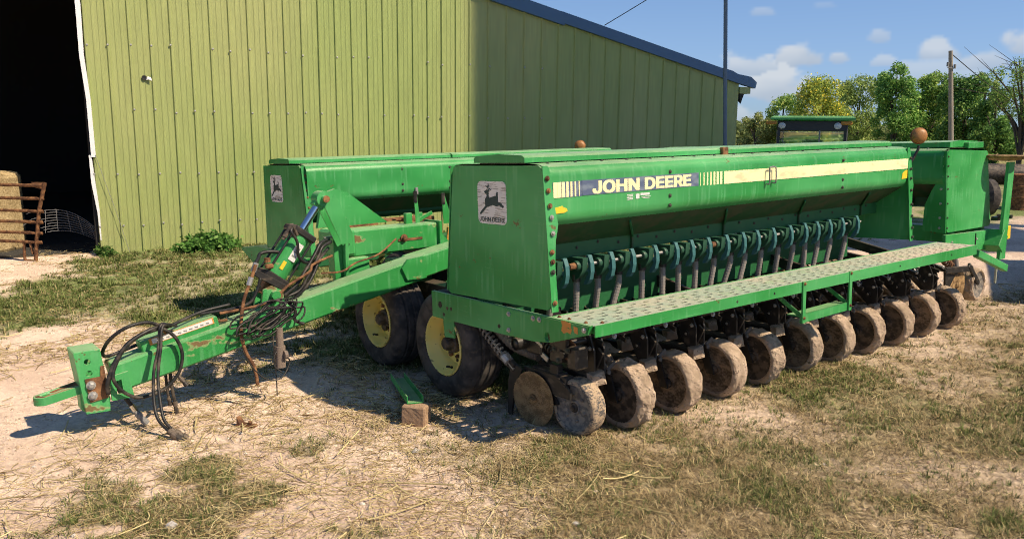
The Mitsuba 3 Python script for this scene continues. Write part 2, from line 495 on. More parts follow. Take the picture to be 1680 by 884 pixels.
def build_barn():
    K = 'metal_barn'
    lab(K, 'green ribbed metal barn with open dark doorway and blue sloping roof edge', 'barn')
    rib = lambda pitch, minor: ([(0, 0), (.012, .024), (.040, .024), (.052, 0)] + ([(pitch * .40, 0), (pitch * .40 + .008, .006), (pitch * .40 + .03, .006), (pitch * .40 + .038, 0),
                                (pitch * .68, 0), (pitch * .68 + .008, .006), (pitch * .68 + .03, .006), (pitch * .68 + .038, 0)] if minor else []))
    rng = np.random.default_rng(3)
    def sheet(s0, nrib, pitch, minor, off, z0, s1=None):
        pts = []
        for i in range(nrib):
            pts += [(s0 + i * pitch + a, b) for a, b in rib(pitch, minor)]
        e = s0 + nrib * pitch
        pts += [(e, 0), (e + .012, .024), (e + .04, .024), (e + .05, .002)]
        if s1 is not None:
            pts = [q for q in pts if q[0] < s1] + [(s1, 0)]
        pts = np.array(pts); n = len(pts)
        lv = np.linspace(0, 1, 5)
        V = []
        for t in lv:
            zt = zb(pts[:, 0]) + .10; zz = z0 + (zt - z0) * t
            V.append(np.stack([pts[:, 0], pts[:, 1] + off + (meshkit.noise(np.stack([pts[:, 0] * .9, zz * 1.3, zz * 0 + s0], -1)) - .5) * .012, zz], 1))
        V = np.vstack(V); F = []
        for r_ in range(4):
            for i in range(n - 1):
                F.append((r_ * n + i, r_ * n + i + 1, (r_ + 1) * n + i + 1, (r_ + 1) * n + i))
        add(K + '__wall_panel', (V, np.array(F)), 'mat_barn', False, MB)
        for zz in (1.02, 1.95, .25, 2.9):
            for i in range(nrib):
                if rng.random() < .8 and s0 + i * pitch < 8:
                    screws.append(fr(MB[:3, :3] @ np.array([s0 + i * pitch + .026 + rng.normal(0, .012), .026 + off, zz + rng.normal(0, .015)]) + BP, BN))
    screws = []
    s = .02
    for k in range(6):
        n = 4 if k < 5 else 2
        sheet(s, n, .2865, True, .004 * (k % 2), -.27 + .02 * (k % 3))
        s += n * .2865
    for k in range(6):
        sheet(s, 3, .405, False, .004 * (k % 2), -.30, 13.62 if k == 5 else None)
        s += 3 * .405
    sheet(-11.3, 18, .2865, True, 0, -.3)                                # the wall on the other side of the doorway (not in view)
    head = lathe([(0.0, .012), (.012, .010), (.018, .002), (.018, 0)][::-1], 6)
    p = proto(head, 'mat_zinc')
    for m in screws:
        put(K + '__screw', p, m)
    # rib trims and doorway
    pts = [(-.035, 0), (.04, 0), (.05, 1.35), (-.01, 1.42), (.0, 2.6), (-.03, 2.75), (-.035, 3.6), (-.03, 6)]
    left = [(-.075, 1.36 * 1.0), (-.06, 2.0), (-.10, 2.7), (-.09, 6)]
    poly = Polygon([(.055, 1.27), (.045, 2.1), (.005, 2.72), (.012, 3.3), (-.01, 5.1), (-.075, 5.1), (-.055, 3.3), (-.055, 2.7), (-.012, 2.1), (-.005, 1.27)])
    add(K + '__door_trim', prism(poly, .03, .045, 'xz'), 'mat_white_trim', False, MB, label='white metal door edge trim, bent in the middle')
    poly = Polygon([(.0, 1.30), (-.035, 1.30), (-.03, .9), (.02, .45), (.03, .05), (.045, .05), (.05, .5), (.02, .95)])
    add(K + '__door_trim', prism(poly, .012, .03, 'xz'), 'mat_white_trim', False, MB, label='torn lower end of the door edge trim')
    add(K + '__loose_wire', tube(spline([(.05, .05, 1.3), (.15, .06, .9), (.28, .06, .4), (.42, .05, -.2)], 5), .0035, 5), 'mat_light_grey', True, MB)
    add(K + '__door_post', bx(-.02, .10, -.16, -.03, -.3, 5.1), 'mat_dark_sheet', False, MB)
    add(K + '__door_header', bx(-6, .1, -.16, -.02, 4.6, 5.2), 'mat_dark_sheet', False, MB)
    # bird hole in the wall
    add(K + '__wall_hole', lathe([(0, .004), (.032, .006), (.038, .0)][::-1], 9), 'mat_hose', False, MB @ fr((.78, .028, 2.43), (0, 1, 0)))
    add(K + '__torn_flap', hull([(.80, .03, 2.40), (.88, .05, 2.39), (.87, .035, 2.44), (.82, .03, 2.45), (.84, .06, 2.41)]), 'mat_white_trim', False, MB)
    # roof edge
    def fas(a, b, dz0, dz1, y1):
        return prism([(a, zb(a) + dz0), (b, zb(b) + dz0), (b, zb(b) + dz1), (a, zb(a) + dz1)], -.02, y1, 'xz')
    add(K + '__fascia', fas(-4.2, 8.46, -.02, .22, .085), 'mat_fascia', False, MB)
    add(K + '__fascia', fas(8.40, 13.0, .02, .23, .070), 'mat_fascia', False, MB)
    poly = [(13.0, zb(13.0) + .02), (13.62, zb(13.62) + .02), (14.12, zb(14.12) + .03), (14.16, zb(14.16) + .18), (13.95, zb(13.95) + .26), (13.5, zb(13.5) + .22), (13.3, zb(13.3) + .25), (13.0, zb(13.0) + .24)]
    add(K + '__fascia', prism(poly, -.02, .075, 'xz'), 'mat_fascia', False, MB, label='bent end of the blue roof edge')
    add(K + '__soffit', bx(13.64, 14.0, -13, .03, zb(13.9) - .14, zb(13.9) + .01), 'mat_barn', False, MB)
    add(K + '__soffit', hull([(13.66, .0, zb(13.66) - .15), (13.8, .02, zb(13.8) - .17), (13.72, .0, zb(13.7) - .42), (13.66, -.1, zb(13.7) - .3), (13.78, -.1, zb(13.7) - .3)]), 'mat_dark_sheet', False, MB)
    def rf(a, b, za, zb_, th=.04):
        return prism([(a, za), (b, zb_), (b, zb_ + th), (a, za + th)], -13, .0, 'xz')
    add(K + '__roof', rf(-4.2, 14.14, zb(-4.2) + .20, zb(14.14) + .20), 'mat_fascia', False, MB)
    add(K + '__roof', rf(-13, -4.2, zb(-4.2) + .2 - 1.65, zb(-4.2) + .20), 'mat_fascia', False, MB)
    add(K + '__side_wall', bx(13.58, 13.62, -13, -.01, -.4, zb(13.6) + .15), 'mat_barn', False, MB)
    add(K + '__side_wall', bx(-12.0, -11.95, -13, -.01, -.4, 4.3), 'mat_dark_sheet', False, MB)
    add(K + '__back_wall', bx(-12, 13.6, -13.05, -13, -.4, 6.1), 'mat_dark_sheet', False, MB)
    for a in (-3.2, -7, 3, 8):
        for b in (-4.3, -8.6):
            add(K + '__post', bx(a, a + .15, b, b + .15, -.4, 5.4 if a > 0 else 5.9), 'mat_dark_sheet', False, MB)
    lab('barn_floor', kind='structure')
    add('barn_floor', bx(-11.9, 13.5, -12.9, -.35, -.4, -.195 + .02), 'mat_dark_sheet', False, MB)  # dark slab added over the soil; doorway shade is put into its colour
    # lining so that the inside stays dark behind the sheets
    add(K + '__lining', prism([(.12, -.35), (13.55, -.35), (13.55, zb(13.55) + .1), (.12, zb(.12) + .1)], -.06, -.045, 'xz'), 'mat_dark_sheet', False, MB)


build_barn()

# ------------------------------------------------------------------ the drill: frame of reference
el, yel = math.radians(1.09), math.radians(-2.49)
DX = np.array([math.sin(XA) * math.cos(el), math.cos(XA) * math.cos(el), math.sin(el)])
yh = np.array([-math.cos(XA) * math.cos(yel), math.sin(XA) * math.cos(yel), math.sin(yel)])
DY = yh - DX * (yh @ DX); DY /= np.linalg.norm(DY); DZ = np.cross(DX, DY)
MD = np.eye(4); MD[:3, 0], MD[:3, 1], MD[:3, 2], MD[:3, 3] = DX, DY, DZ, OX
G = 'grain_drill'
lab(G, 'large faded green and yellow folding seed drill parked on dry grass', 'seed drill')


def zl(x, y, h):
    """drill-local z of a point h above the ground at local x, y"""
    w = OX + DX * x + DY * y
    return (gz(w[0], w[1]) + h - w[2]) / DZ[2]


def D(key, mesh, m, smooth=False, label=None, mirror=False):
    M = MD
    if mirror:
        M = MD @ np.array([[1, 0, 0, .09], [0, -1, 0, 4.235], [0, 0, 1, 0], [0, 0, 0, 1.0]])
    return add(G + '__' + key, mesh, 'mat_' + m, smooth, M, label)


BOLT = cat([lathe([(.013, 0), (.013, .003), (0, .003)], 10), lathe([(.0085, .003), (.0085, .009), (.006, .011), (0, .011)], 6)])
bolt_zinc, bolt_rust, bolt_green = proto(BOLT, 'mat_zinc'), proto(BOLT, 'mat_rust'), proto(BOLT, 'mat_bolt_dark')
brng = np.random.default_rng(5)


def bolt(parent, pos, z, kind=None, s=1.0):
    k = kind or ('rust', 'green', 'zinc')[brng.choice(3, p=[.35, .4, .25])]
    put(f'{G}__{parent}__bolt', {'rust': bolt_rust, 'green': bolt_green, 'zinc': bolt_zinc}[k], MD @ fr(pos, z, brng.random() * 6, s))


# ------------------------------------------------------------------ seed boxes
PROF = [(.12, 1.572), (.045, 1.566), (.012, 1.552), (-.008, 1.525), (-.015, 1.495), (-.015, 1.305), (-.011, 1.275), (.004, 1.25), (.03, 1.23), (.25, 1.085), (.25, .995), (.262, .995), (.262, 1.06),
        (.65, 1.06), (.65, 1.085), (.87, 1.23), (.896, 1.25), (.911, 1.275), (.915, 1.305), (.915, 1.495), (.908, 1.525), (.888, 1.552), (.855, 1.566), (.78, 1.572)]
FAR_BOLTS = None


def panel_poly():
    p = Polygon([(-.004, 1.562), (-.057, .774), (.962, .748), (.845, 1.562)])
    return p.buffer(-.04).buffer(.04, 6)


def strip_poly(x0, sgn):
    """flange of an end panel that shows on the long side, in x and z"""
    e = [(1.56, .034), (1.545, .047), (1.47, .057), (1.30, .075), (1.242, .086), (1.20, .075), (1.157, .061), (1.02, .045), (.80, .047), (.765, .047)]
    return [(x0, 1.56)] + [(x0 + sgn * w, z) for z, w in e] + [(x0, .765)]


def shear_strip(m, y0):
    v, f = arr(m); v = v.copy(); v[:, 1] += y0 - .012 - .053 * (1.56 - v[:, 2]) / .786
    return v, f


def shell_box(name, x0, x1, mirror, end2=True):
    nx = int((x1 - x0) / .1)
    pr = np.array(PROF); xs = np.linspace(x0 + .03, x1, nx); n = len(pr)
    V = np.concatenate([np.stack([np.full(n, x), pr[:, 0] + (meshkit.noise(np.stack([np.full(n, x * 1.7), pr[:, 0] * 2, pr[:, 1] * 6], -1)) - .5) * .012 * np.sin(np.pi * np.clip((x - x0) / (x1 - x0), 0, 1)), pr[:, 1]], 1) for x in xs])
    j = np.arange(n); k = (j + 1) % n
    F = np.vstack([np.stack([i * n + j, i * n + k, (i + 1) * n + k, (i + 1) * n + j], 1) for i in range(nx - 1)])
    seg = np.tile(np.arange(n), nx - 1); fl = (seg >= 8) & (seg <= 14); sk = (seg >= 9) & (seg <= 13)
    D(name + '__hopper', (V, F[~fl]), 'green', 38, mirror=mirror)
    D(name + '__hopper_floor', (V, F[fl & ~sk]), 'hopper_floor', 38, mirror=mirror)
    D(name + '__hopper_skirt', (V, F[sk]), 'frame_shade_green', 38, mirror=mirror)
    D(name + '__end_panel', prism(panel_poly(), x0, x0 + .012, 'yz'), 'green', False, mirror=mirror)
    for y0, mm in ((0, 1), (.905, -1)):
        st = prism(strip_poly(x0, 1), 0, .008, 'xz')
        if mm == -1:
            v, f = arr(st); v = v.copy(); v[:, 1] = -v[:, 1]; v[:, 1] += .86 + .012 + .10 * (1.56 - v[:, 2]) / .786; st = (v, f[:, ::-1])
        else:
            st = shear_strip(st, 0)
        D(name + '__end_flange', st, 'green', False, mirror=mirror)
    if end2:
        D(name + '__end_panel', prism(panel_poly(), x1 - .0, x1 + .012, 'yz'), 'green', False, mirror=mirror)
        D(name + '__end_flange', shear_strip(prism(strip_poly(x1 - .02, 1), 0, .008, 'xz'), 0), 'green', False, mirror=mirror)
    xm = x0 + (x1 - x0) * .43
    for a, b in ((x0, xm - .012), (xm + .012, x1)):
        lid = hull([(x, y, z) for x in (a, b) for y, z in ((.14, 1.578), (.14, 1.605), (.16, 1.618), (.38, 1.628), (.60, 1.618), (.62, 1.605), (.62, 1.578))])
        D(name + '__lid', lid, 'green', False, mirror=mirror)
    D(name + '__lid_latch', bx(xm - .03, xm + .03, .118, .15, 1.562, 1.622, .004), 'rust', False, mirror=mirror)
    D(name + '__lid_seal', bx(x0 + .03, x1 - .03, .17, .6, 1.570, 1.580), 'hose', False, mirror=mirror)
    # bead of small rivet heads along the top edge
    for x in np.arange(x0 + .12, x1, .21):
        y = .085
        if mirror:
            bolt(name, (x + .09, 4.235 - y, 1.568), (0, -.1, 1), 'green', .8)
        else:
            bolt(name, (x, y, 1.569), (0, -.1, 1), 'green', .8)
    # stiffener braces on the sloping underside
    for x in np.arange(x0 + .75, x1, .95):
        D(name + '__brace', beam((x, .06, 1.20), (x + .22, .245, 1.075), .012, .02, .002), 'frame_shade_green', False, mirror=mirror)
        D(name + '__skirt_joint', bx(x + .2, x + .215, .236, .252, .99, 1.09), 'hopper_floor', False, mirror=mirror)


shell_box('seed_box', -.22, 3.87, False)
# decals of the near box
SB = 'seed_box'
Yd = -.0165
D(SB + '__decal_band', bx(1.338, 3.85, Yd - .003, Yd + .004, 1.384, 1.467), 'decal', label='long cream stripe')
D(SB + '__decal_panel', bx(.062, 1.078, Yd - .003, Yd + .004, 1.386, 1.470), 'blue', label='blue panel behind the cream lettering')
x = -.152
for k, w in enumerate((.030, .026, .022, .018, .014, .010, .006)):
    D(SB + '__decal_bar', bx(x, x + w, Yd - .003, Yd + .004, 1.384, 1.468), 'decal'); x += .0315
D(SB + '__decal_bar', bx(-.154, .062, Yd - .0005, Yd + .004, 1.383, 1.469), 'blue')
x = 1.094
for k, w in enumerate((.006, .009, .012, .015, .018, .021, .024)):
    D(SB + '__decal_bar', bx(x, x + w, Yd - .003, Yd + .004, 1.385, 1.468), 'decal'); x += .0335
D(SB + '__decal_bar', bx(1.078, 1.338, Yd - .0005, Yd + .004, 1.385, 1.468), 'blue')


def text_on(key, s, h, width, org, ex, ey, m, bold=True, depth=.0015):
    t = meshkit.text_mesh(s, h, depth, bold)
    v, f = np.array(t.vertices), np.array(t.faces)
    v[:, 0] -= v[:, 0].min(); v[:, 0] *= width / v[:, 0].max()
    ex, ey = np.array(ex, float), np.array(ey, float); n = np.cross(ex, ey)
    M = np.eye(4); M[:3, 0], M[:3, 1], M[:3, 2], M[:3, 3] = ex, ey, n, org
    return D(key, xf((v, f), M), m)


def bold_text(key, s, h, width, org, m):
    """heavy block lettering: the outline thickened"""
    full = np.array(meshkit.text_mesh(s, h, .0015, True).vertices)[:, 0]; x0, k = full.min(), width / (full.max() - full.min())
    for i, ch in enumerate(s):
        if ch == ' ':
            continue
        ms = []
        adv = np.array(meshkit.text_mesh(s[:i + 1], h, .0015, True).vertices)[:, 0].max()
        for dx in (-.0045, 0, .0045):
            for dz in (-.0015, .0015):
                t = meshkit.text_mesh(ch, h, .0015, True); v, f = np.array(t.vertices), np.array(t.faces)
                xx = (v[:, 0] - v[:, 0].max() + adv - x0) * k
                ms.append((np.stack([xx + org[0] + dx, org[1] - v[:, 2] - abs(dx) * .02 - (dz + .0015) * .05, v[:, 1] + org[2] + dz], 1), f))
        D(key, cat(ms), m)


bold_text(SB + '__letter', 'JOHN DEERE', .0655, .852, (.145, Yd - .0032, 1.394), 'decal')
for a, b, z0, z1 in ((.425, .475, 1.338, 1.342), (.425, .475, 1.347, 1.351), (.425, .475, 1.356, 1.360), (.425, .475, 1.365, 1.369), (.50, .53, 1.340, 1.369), (.54, .62, 1.357, 1.371), (.545, .63, 1.347, 1.350), (.56, .62, 1.339, 1.342)):
    D(SB + '__dealer_sticker', bx(a, b, Yd - .001, Yd + .002, z0, z1), 'white_label')
for poly in ([(-.15, 1.298), (-.148, 1.332), (-.11, 1.333), (-.085, 1.338), (-.08, 1.328), (-.055, 1.322), (-.05, 1.308), (-.075, 1.299)], [(3.755, 1.30), (3.765, 1.345), (3.81, 1.368), (3.852, 1.372), (3.855, 1.302)]):
    D(SB + '__reflector', prism(poly, Yd - .002, Yd + .002, 'xz'), 'yellow', label='worn yellow reflector sticker')
D(SB + '__handle', tube(spline([(1.81, -.02, 1.36), (1.81, -.045, 1.365), (1.81, -.045, 1.46), (1.82, -.045, 1.475), (1.87, -.045, 1.475), (1.885, -.045, 1.46), (1.885, -.045, 1.37), (1.88, -.02, 1.365)], 4), .005, 6), 'light_grey', True)
for x, z in ((-.197, 1.493), (-.194, 1.427), (-.19, 1.345), (-.184, 1.282), (-.182, 1.195), (-.196, 1.095), (-.197, 1.042), (-.199, .986), (-.2, .816)):
    bolt(SB, (x, -.018 - .053 * (1.56 - z) / .786, z), (0, -1, 0), s=1.15)
for x in (.805, 2.815):
    for z in (1.487, 1.34, 1.28):
        bolt(SB, (x, -.016, z), (0, -1, 0), 'green')
for z in (1.47, 1.38, 1.30, 1.2, 1.08, .98, .88, .80):
    bolt(SB, (3.885, -.018 - .053 * (1.56 - z) / .786, z), (0, -1, 0), 'green')
for k in range(22):
    bolt(SB, (-.1 + .18 * k, .249, 1.05 + .02 * (k % 2)), (0, -1, 0), 'green', .8)

DEER = [(0.517, 1.41), (0.497, 1.419), (0.481, 1.419), (0.483, 1.379), (0.471, 1.373), (0.404, 1.387), (0.4, 1.407), (0.393, 1.407), (0.394, 1.36), (0.397, 1.351), (0.369, 1.348), (0.34, 1.328), (0.347, 1.323),
        (0.379, 1.338), (0.403, 1.331), (0.426, 1.333), (0.44, 1.338), (0.503, 1.322), (0.559, 1.279), (0.571, 1.281), (0.512, 1.327), (0.513, 1.367), (0.496, 1.382), (0.497, 1.404), (0.512, 1.404)]


def badge(box_, x, dy):
    D(box_ + '__badge', prism(rrect(.313 + dy, .592 + dy, 1.222, 1.472, .035), x - .002, x + .003, 'yz'), 'badge')
    stag = [Polygon([(a + dy, b) for a, b in DEER]).buffer(.0035)]
    for pts in ([(.50, 1.415), (.487, 1.436), (.505, 1.444)], [(.49, 1.43), (.480, 1.456)], [(.478, 1.417), (.474, 1.44), (.480, 1.452)], [(.474, 1.43), (.455, 1.424)]):
        from shapely.geometry import LineString
        stag.append(LineString([(a + dy, b) for a, b in pts]).buffer(.0028))
    D(box_ + '__badge_emblem', prism(unary_union(stag), x - .0035, x - .002, 'yz'), 'navy')
    text_on(box_ + '__badge_lettering', 'JOHN DEERE', .026, .25, (x - .002, .578 + dy, 1.236), (0, -1, 0), (0, 0, 1), 'navy', True)


badge(SB, -.22, 0)
shell_box('seed_box_001', -.22, 3.87, True)
badge('seed_box_001', -.13, 3.50)
for z in (1.47, 1.41, 1.34, 1.28, 1.19, 1.09):
    bolt('seed_box_001', (-.10, 3.366 - .10 * (1.56 - z) / .786, z), (0, -1, 0), 'rust')
for x in (.86, 1.4):
    for z in (1.49, 1.35, 1.29):
        bolt('seed_box_001', (x, 3.32, z), (0, -1, 0), 'green')
D('seed_box_001__latch', bx(.99, 1.02, 3.305, 3.32, 1.24, 1.31, .003), 'light_grey')

# rear centre box
CB = 'seed_box_002'
prof = [(5.0 + (a - .0) * .98, b - .03) for a, b in PROF]
pr = np.array(PROF); n = len(pr); ys = np.linspace(.17, 4.05, 30)
V = np.concatenate([np.stack([4.965 + pr[:, 0], np.full(n, y), pr[:, 1] - .045], 1) for y in ys]); j = np.arange(n); k = (j + 1) % n
F = np.vstack([np.stack([i * n + j, (i + 1) * n + j, (i + 1) * n + k, i * n + k], 1) for i in range(len(ys) - 1)])
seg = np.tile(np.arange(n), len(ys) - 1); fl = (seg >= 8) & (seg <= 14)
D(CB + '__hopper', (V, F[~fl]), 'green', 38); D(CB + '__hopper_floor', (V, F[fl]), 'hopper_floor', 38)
poly = Polygon([(4.985, 1.515), (5.895, 1.485), (6.075, .70), (5.045, .715)]).buffer(-.05).buffer(.05, 6)
D(CB + '__end_panel', prism(poly, .15, .165, 'xz'), 'green')
D(CB + '__end_panel', prism(poly, 4.04, 4.055, 'xz'), 'green')
st = [(.15, 1.50)] + [(.15 + w, z - .04) for z, w in ((1.55, .04), (1.47, .055), (1.30, .08), (1.242, .09), (1.157, .14), (1.02, .20), (.80, .22), (.765, .22))] + [(.15, .71)]
v, f = arr(prism(Polygon(st), 0, .01, 'yz')); v = v.copy(); v[:, 0] += 4.968 + .06 * (1.5 - v[:, 2]) / .8
D(CB + '__end_flange', (v, f), 'green')
for z in (1.45, 1.36, 1.26, 1.14, 1.0, .86, .76):
    bolt(CB, (4.966 + .06 * (1.5 - z) / .8, .185 + .03 * (1.5 - z), z), (-1, 0, 0), 'zinc')
    bolt(CB, (5.0 + .06 * (1.5 - z) / .8, .149, z), (0, -1, 0), 'green', .8)
D(CB + '__lid', hull([(x, y, z) for y in (.2, 3.9) for x, z in ((5.14, 1.535), (5.14, 1.585), (5.36, 1.60), (5.76, 1.585), (5.76, 1.535))]), 'green')
D(CB + '__lid', bx(5.45, 5.80, .155, .20, 1.515, 1.575, .004), 'green')
for k in range(12):
    bolt(CB, (5.02, .35 + .3 * k, 1.525), (-.1, 0, 1), 'zinc', .8)
D('end_beam_002', prism([(4.96, .70), (6.12, .66), (6.12, .44), (5.6, .50), (5.1, .53), (4.97, .60)], .118, .148, 'xz'), 'green')
for q in ((5.10, .62), (5.66, .60), (5.66, .50), (6.0, .60), (6.0, .5)):
    bolt('end_beam_002', (q[0], .117, q[1]), (0, -1, 0), 'zinc')
D('end_beam_002__joint', bx(5.63, 5.645, .112, .12, .47, .66), 'hose')
# seed cup that shows below the centre box
for k, y in enumerate((.34, .62, .9, 1.2)):
    D('feed_cup', lathe([(.02, .80), (.035, .86), (.075, 1.0), (.075, 1.06), (0, 1.06)], 14), 'black', 30) if False else None
    M = np.eye(4); M[:3, 3] = (5.2, y, 0)
    add(G + '__feed_cup', lathe([(.0, .80), (.022, .80), (.03, .88), (.075, .98), (.075, 1.05), (0, 1.05)], 14), 'mat_black', 30, MD @ M)

# ------------------------------------------------------------------ end beams and walkboard
EB = 'end_beam'
poly = Polygon([(1.138, .741), (-.378, .743), (-.358, .691), (-.067, .601), (.075, .582), (.327, .575), (.883, .571), (1.138, .567)])
poly = poly.difference(affinity.rotate(affinity.scale(Point(-.042, .628).buffer(1, 10), .022, .03), 20))
D(EB + '__plate', prism(poly, -.235, -.213, 'yz'), 'green')
D(EB + '__overlay_plate', prism(Polygon([(.345, .735), (-.37, .737), (-.352, .694), (-.067, .607), (.075, .588), (.345, .583)]).difference(affinity.scale(Point(-.042, .628).buffer(1, 10), .022, .03)), -.240, -.2355, 'yz'), 'green')
for q in ((1.04, .66), (1.0, .60), (.956, .647), (.913, .649), (.402, .618)):
    D(EB + '__bolt_hole', lathe([(.016, 0), (.016, .002), (0, .002)], 10), 'hose', False) if False else add(f'{G}__{EB}__bolt_hole', lathe([(.012 if q[0] < 1.03 else .022, 0), (.012 if q[0] < 1.03 else .022, .0015), (0, .0015)], 12), 'mat_hose', False, MD @ fr((-.2352, q[0], q[1]), (-1, 0, 0)))
for q in ((.298, .708), (.302, .612), (.075, .716), (.022, .717), (-.34, .715)):
    bolt(EB, (-.24, q[0], q[1]), (-1, 0, 0), 'zinc', 1.2)
for poly in ([(-.165, .735), (-.195, .738), (-.2, .718), (-.175, .712)], [(-.20, .735), (-.235, .732), (-.232, .712), (-.205, .716)], [(-.17, .706), (-.2, .71), (-.215, .70), (-.24, .704), (-.232, .682), (-.205, .688), (-.18, .676), (-.165, .688)], [(-.262, .722), (-.285, .718), (-.288, .69), (-.266, .694)]):
    D(EB + '__paint_mark', prism(Polygon(poly).buffer(.004), -.2415, -.2398, 'yz'), 'orange', label='faded orange paint mark')
D(EB + '__bracket', prism([(1.028, .568), (.90, .568), (.905, .455), (1.016, .445)], -.225, -.213, 'yz'), 'green')
D('end_beam_001__plate', prism([(5.0, .705), (4.5, .76), (3.40, .735), (3.2, .66), (3.4, .57), (4.47, .50)], -.15, -.13, 'yz'), 'green')
D('end_beam_001__top', bx(-.15, .1, 3.5, 4.95, .705, .72), 'green')

WB = 'walkboard'
slots = []
for r_, y in enumerate((-.345, -.290, -.235, -.180, -.125)):
    for k in range(40):
        x = -.13 + .112 * k + (.03 if r_ % 2 else 0)
        if x < 4.15:
            slots.append(rrect(x, x + .052, y - .0115, y + .0115, .009).simplify(.001))
top = sbox(-.211, -.385, 4.27, -.055)
cells = []
for a in np.linspace(-.211, 4.27, 9)[:-1]:
    b = a + (4.27 + .211) / 8
    part = sbox(a, -.385, b, -.055).difference(unary_union([s_ for s_ in slots if s_.bounds[2] > a - .1 and s_.bounds[0] < b + .1]))
    cells.append(prism(part, .736, .740, 'xy'))
sl = lambda m: (lambda v, f: (np.stack([v[:, 0], v[:, 1] - .045 * np.clip(v[:, 0] / 4.2, 0, 1), v[:, 2] - .022 * np.clip(v[:, 0] / 4.2, 0, 1)], 1), f))(*arr(m))
D(WB + '__tread_plate', sl(cat(cells)), 'step', label='dusty slotted tread plate')
D(WB + '__front_lip', sl(prism([(-.211, .742), (4.27, .742), (4.27, .660), (-.211, .680)], -.392, -.385, 'xz')), 'green')
D(WB + '__rear_lip', sl(bx(-.211, 4.27, -.060, -.054, .70, .744)), 'green')
for x in (-.19, .7, 1.5, 2.4, 3.3, 4.2):
    D(WB + '__cross_rib', sl(bx(x, x + .03, -.38, -.06, .69, .734)), 'green')
for x, y in ((-.19, -.09), (-.19, -.17), (-.13, -.36), (-.19, -.30)):
    bolt(WB, (x, y, .740), (0, 0, 1), 'rust', .9)
for x in (.1, .97, 1.35, 2.95, 3.8):
    add(f'{G}__{WB}__bolt_hole', sl(xf(lathe([(.009, 0), (.009, .001), (0, .001)], 10), fr((x, -.3925, .705), (0, -1, 0)))), 'mat_hose', False, MD)
LS = 'boarding_step'
for x in (1.655, 2.235):
    D(LS + '__upright', bx(x, x + .034, -.421, -.409, .455, .735), 'green')
    D(LS + '__brace', beam((x + .015, -.40, .50), (x + .015, -.08, .70), .008, .03, .002), 'green')
    bolt(LS, (x + .017, -.421, .72), (0, -1, 0), 'rust', .9); bolt(LS, (x + .017, -.421, .49), (0, -1, 0), 'rust', .9)
teeth = [(1.655, .455), (2.269, .455), (2.269, .515)]
for k in range(30):
    teeth += [(2.262 - k * .0205, .515), (2.252 - k * .0205, .507)]
D(LS + '__tread', prism(Polygon(teeth + [(1.655, .515)]), -.4085, -.399, 'xz'), 'green')
D(LS + '__tread', bx(1.66, 2.265, -.399, -.30, .495, .503), 'green')
D('wing_link', beam((4.285, -.43, .645), (5.0, -.40, .43), .05, .065, .004), 'green', label='angled green bar at far end of the walkboard')

# ------------------------------------------------------------------ seed meters, tubes, frame under the near box
MX = [.02, .22, .40, .585, .80, 1.0, 1.16, 1.34, 1.54, 1.73, 1.9, 2.10, 2.32, 2.52, 2.69, 2.87, 3.06, 3.29]
trng = np.random.default_rng(8)
CUP = cat([prism([(.13, 1.0), (.135, .93), (.165, .885), (.20, .865), (.235, .865), (.25, .89), (.27, 1.0)], -.022, .020, 'yz'),
           xf(lathe([(.0, -.03), (.028, -.03), (.032, -.015), (.028, .0), (0, .0)], 12, 'x'), np.array([[1, 0, 0, -.022], [0, 1, 0, .17], [0, 0, 1, .955], [0, 0, 0, 1.0]]))])
ARM = prism([(.118, 1.02), (.098, .975), (.095, .92), (.108, .872), (.135, .842), (.16, .838), (.15, .868), (.122, .905), (.115, .955), (.135, 1.02)], .026, .056, 'yz')
p_cup, p_arm = proto(CUP, 'mat_cup', 30), proto(xf(ARM, np.array([[1, 0, 0, 0], [0, 1, 0, .018], [0, 0, 1, -.005], [0, 0, 0, 1.0]])), 'mat_teal')
for i, x in enumerate(MX):
    M = np.eye(4); M[0, 3] = x
    nm = num(f'{G}__seed_meter')
    put(nm + '__cup', p_cup, MD @ M); put(nm + '__gate_arm', p_arm, MD @ M)
    dx = trng.choice([-.05, 0, .01, -.07]); dyy = trng.uniform(.0, .08)
    pts = spline([(x, .215, .865), (x, .215, .80), (x + dx * .4, .215 + dyy * .3, .70), (x + dx, .215 + dyy * .7, .56), (x + dx * 1.4, .22 + dyy, .45)], 22)
    r = .0195 + .0007 * np.where(np.arange(len(pts)) % 4 < 2, 1, -1)
    add(nm + '__seed_tube', tube(pts, r, 10), 'mat_ribbed_hose', 25, MD)
    add(nm + '__collar', tube([(x, .215, .85), (x, .215, .895)], .026, 10), 'mat_hose', 30, MD)
D('drive_shaft', tube([(-.15, .17, .955), (3.45, .17, .955)], .010, 8), 'zinc', True)
for x in (.12, .62, 1.45, 2.6):
    D('drive_shaft__coupling', tube([(x, .17, .955), (x + .06, .17, .955)], .02, 10), 'rust', 30)
D('frame_tube', bx(-.2, 3.9, .52, .66, .57, .83, .008), 'frame_shade_green')
D('frame_tube', bx(-.2, 3.9, 3.55, 3.7, .62, .80, .008), 'frame_shade_green')
D('frame_tube', bx(5.2, 5.35, .2, 4.0, .60, .76, .008), 'green')
D('frame_rail', bx(-.2, 3.86, .70, .74, .60, .72, .003), 'black')
D('rock_shaft', tube([(-.2, .30, .52), (4.3, .30, .50)], .038, 12), 'black', True)
D('rock_shaft', tube([(-.05, -.02, .555), (4.3, -.04, .535)], .022, 10), 'black', True)
D('rock_shaft', bx(-.1, 4.3, .10, .18, .53, .60, .006), 'black')
for x in (-.1, 1.3, 2.7, 4.0):
    D('frame_arm', beam((x, .6, .70), (x, -.05, .56), .03, .08), 'black')
    D('frame_arm', beam((x + .05, 1.0, .60), (x + .05, .25, .50), .04, .09), 'black')

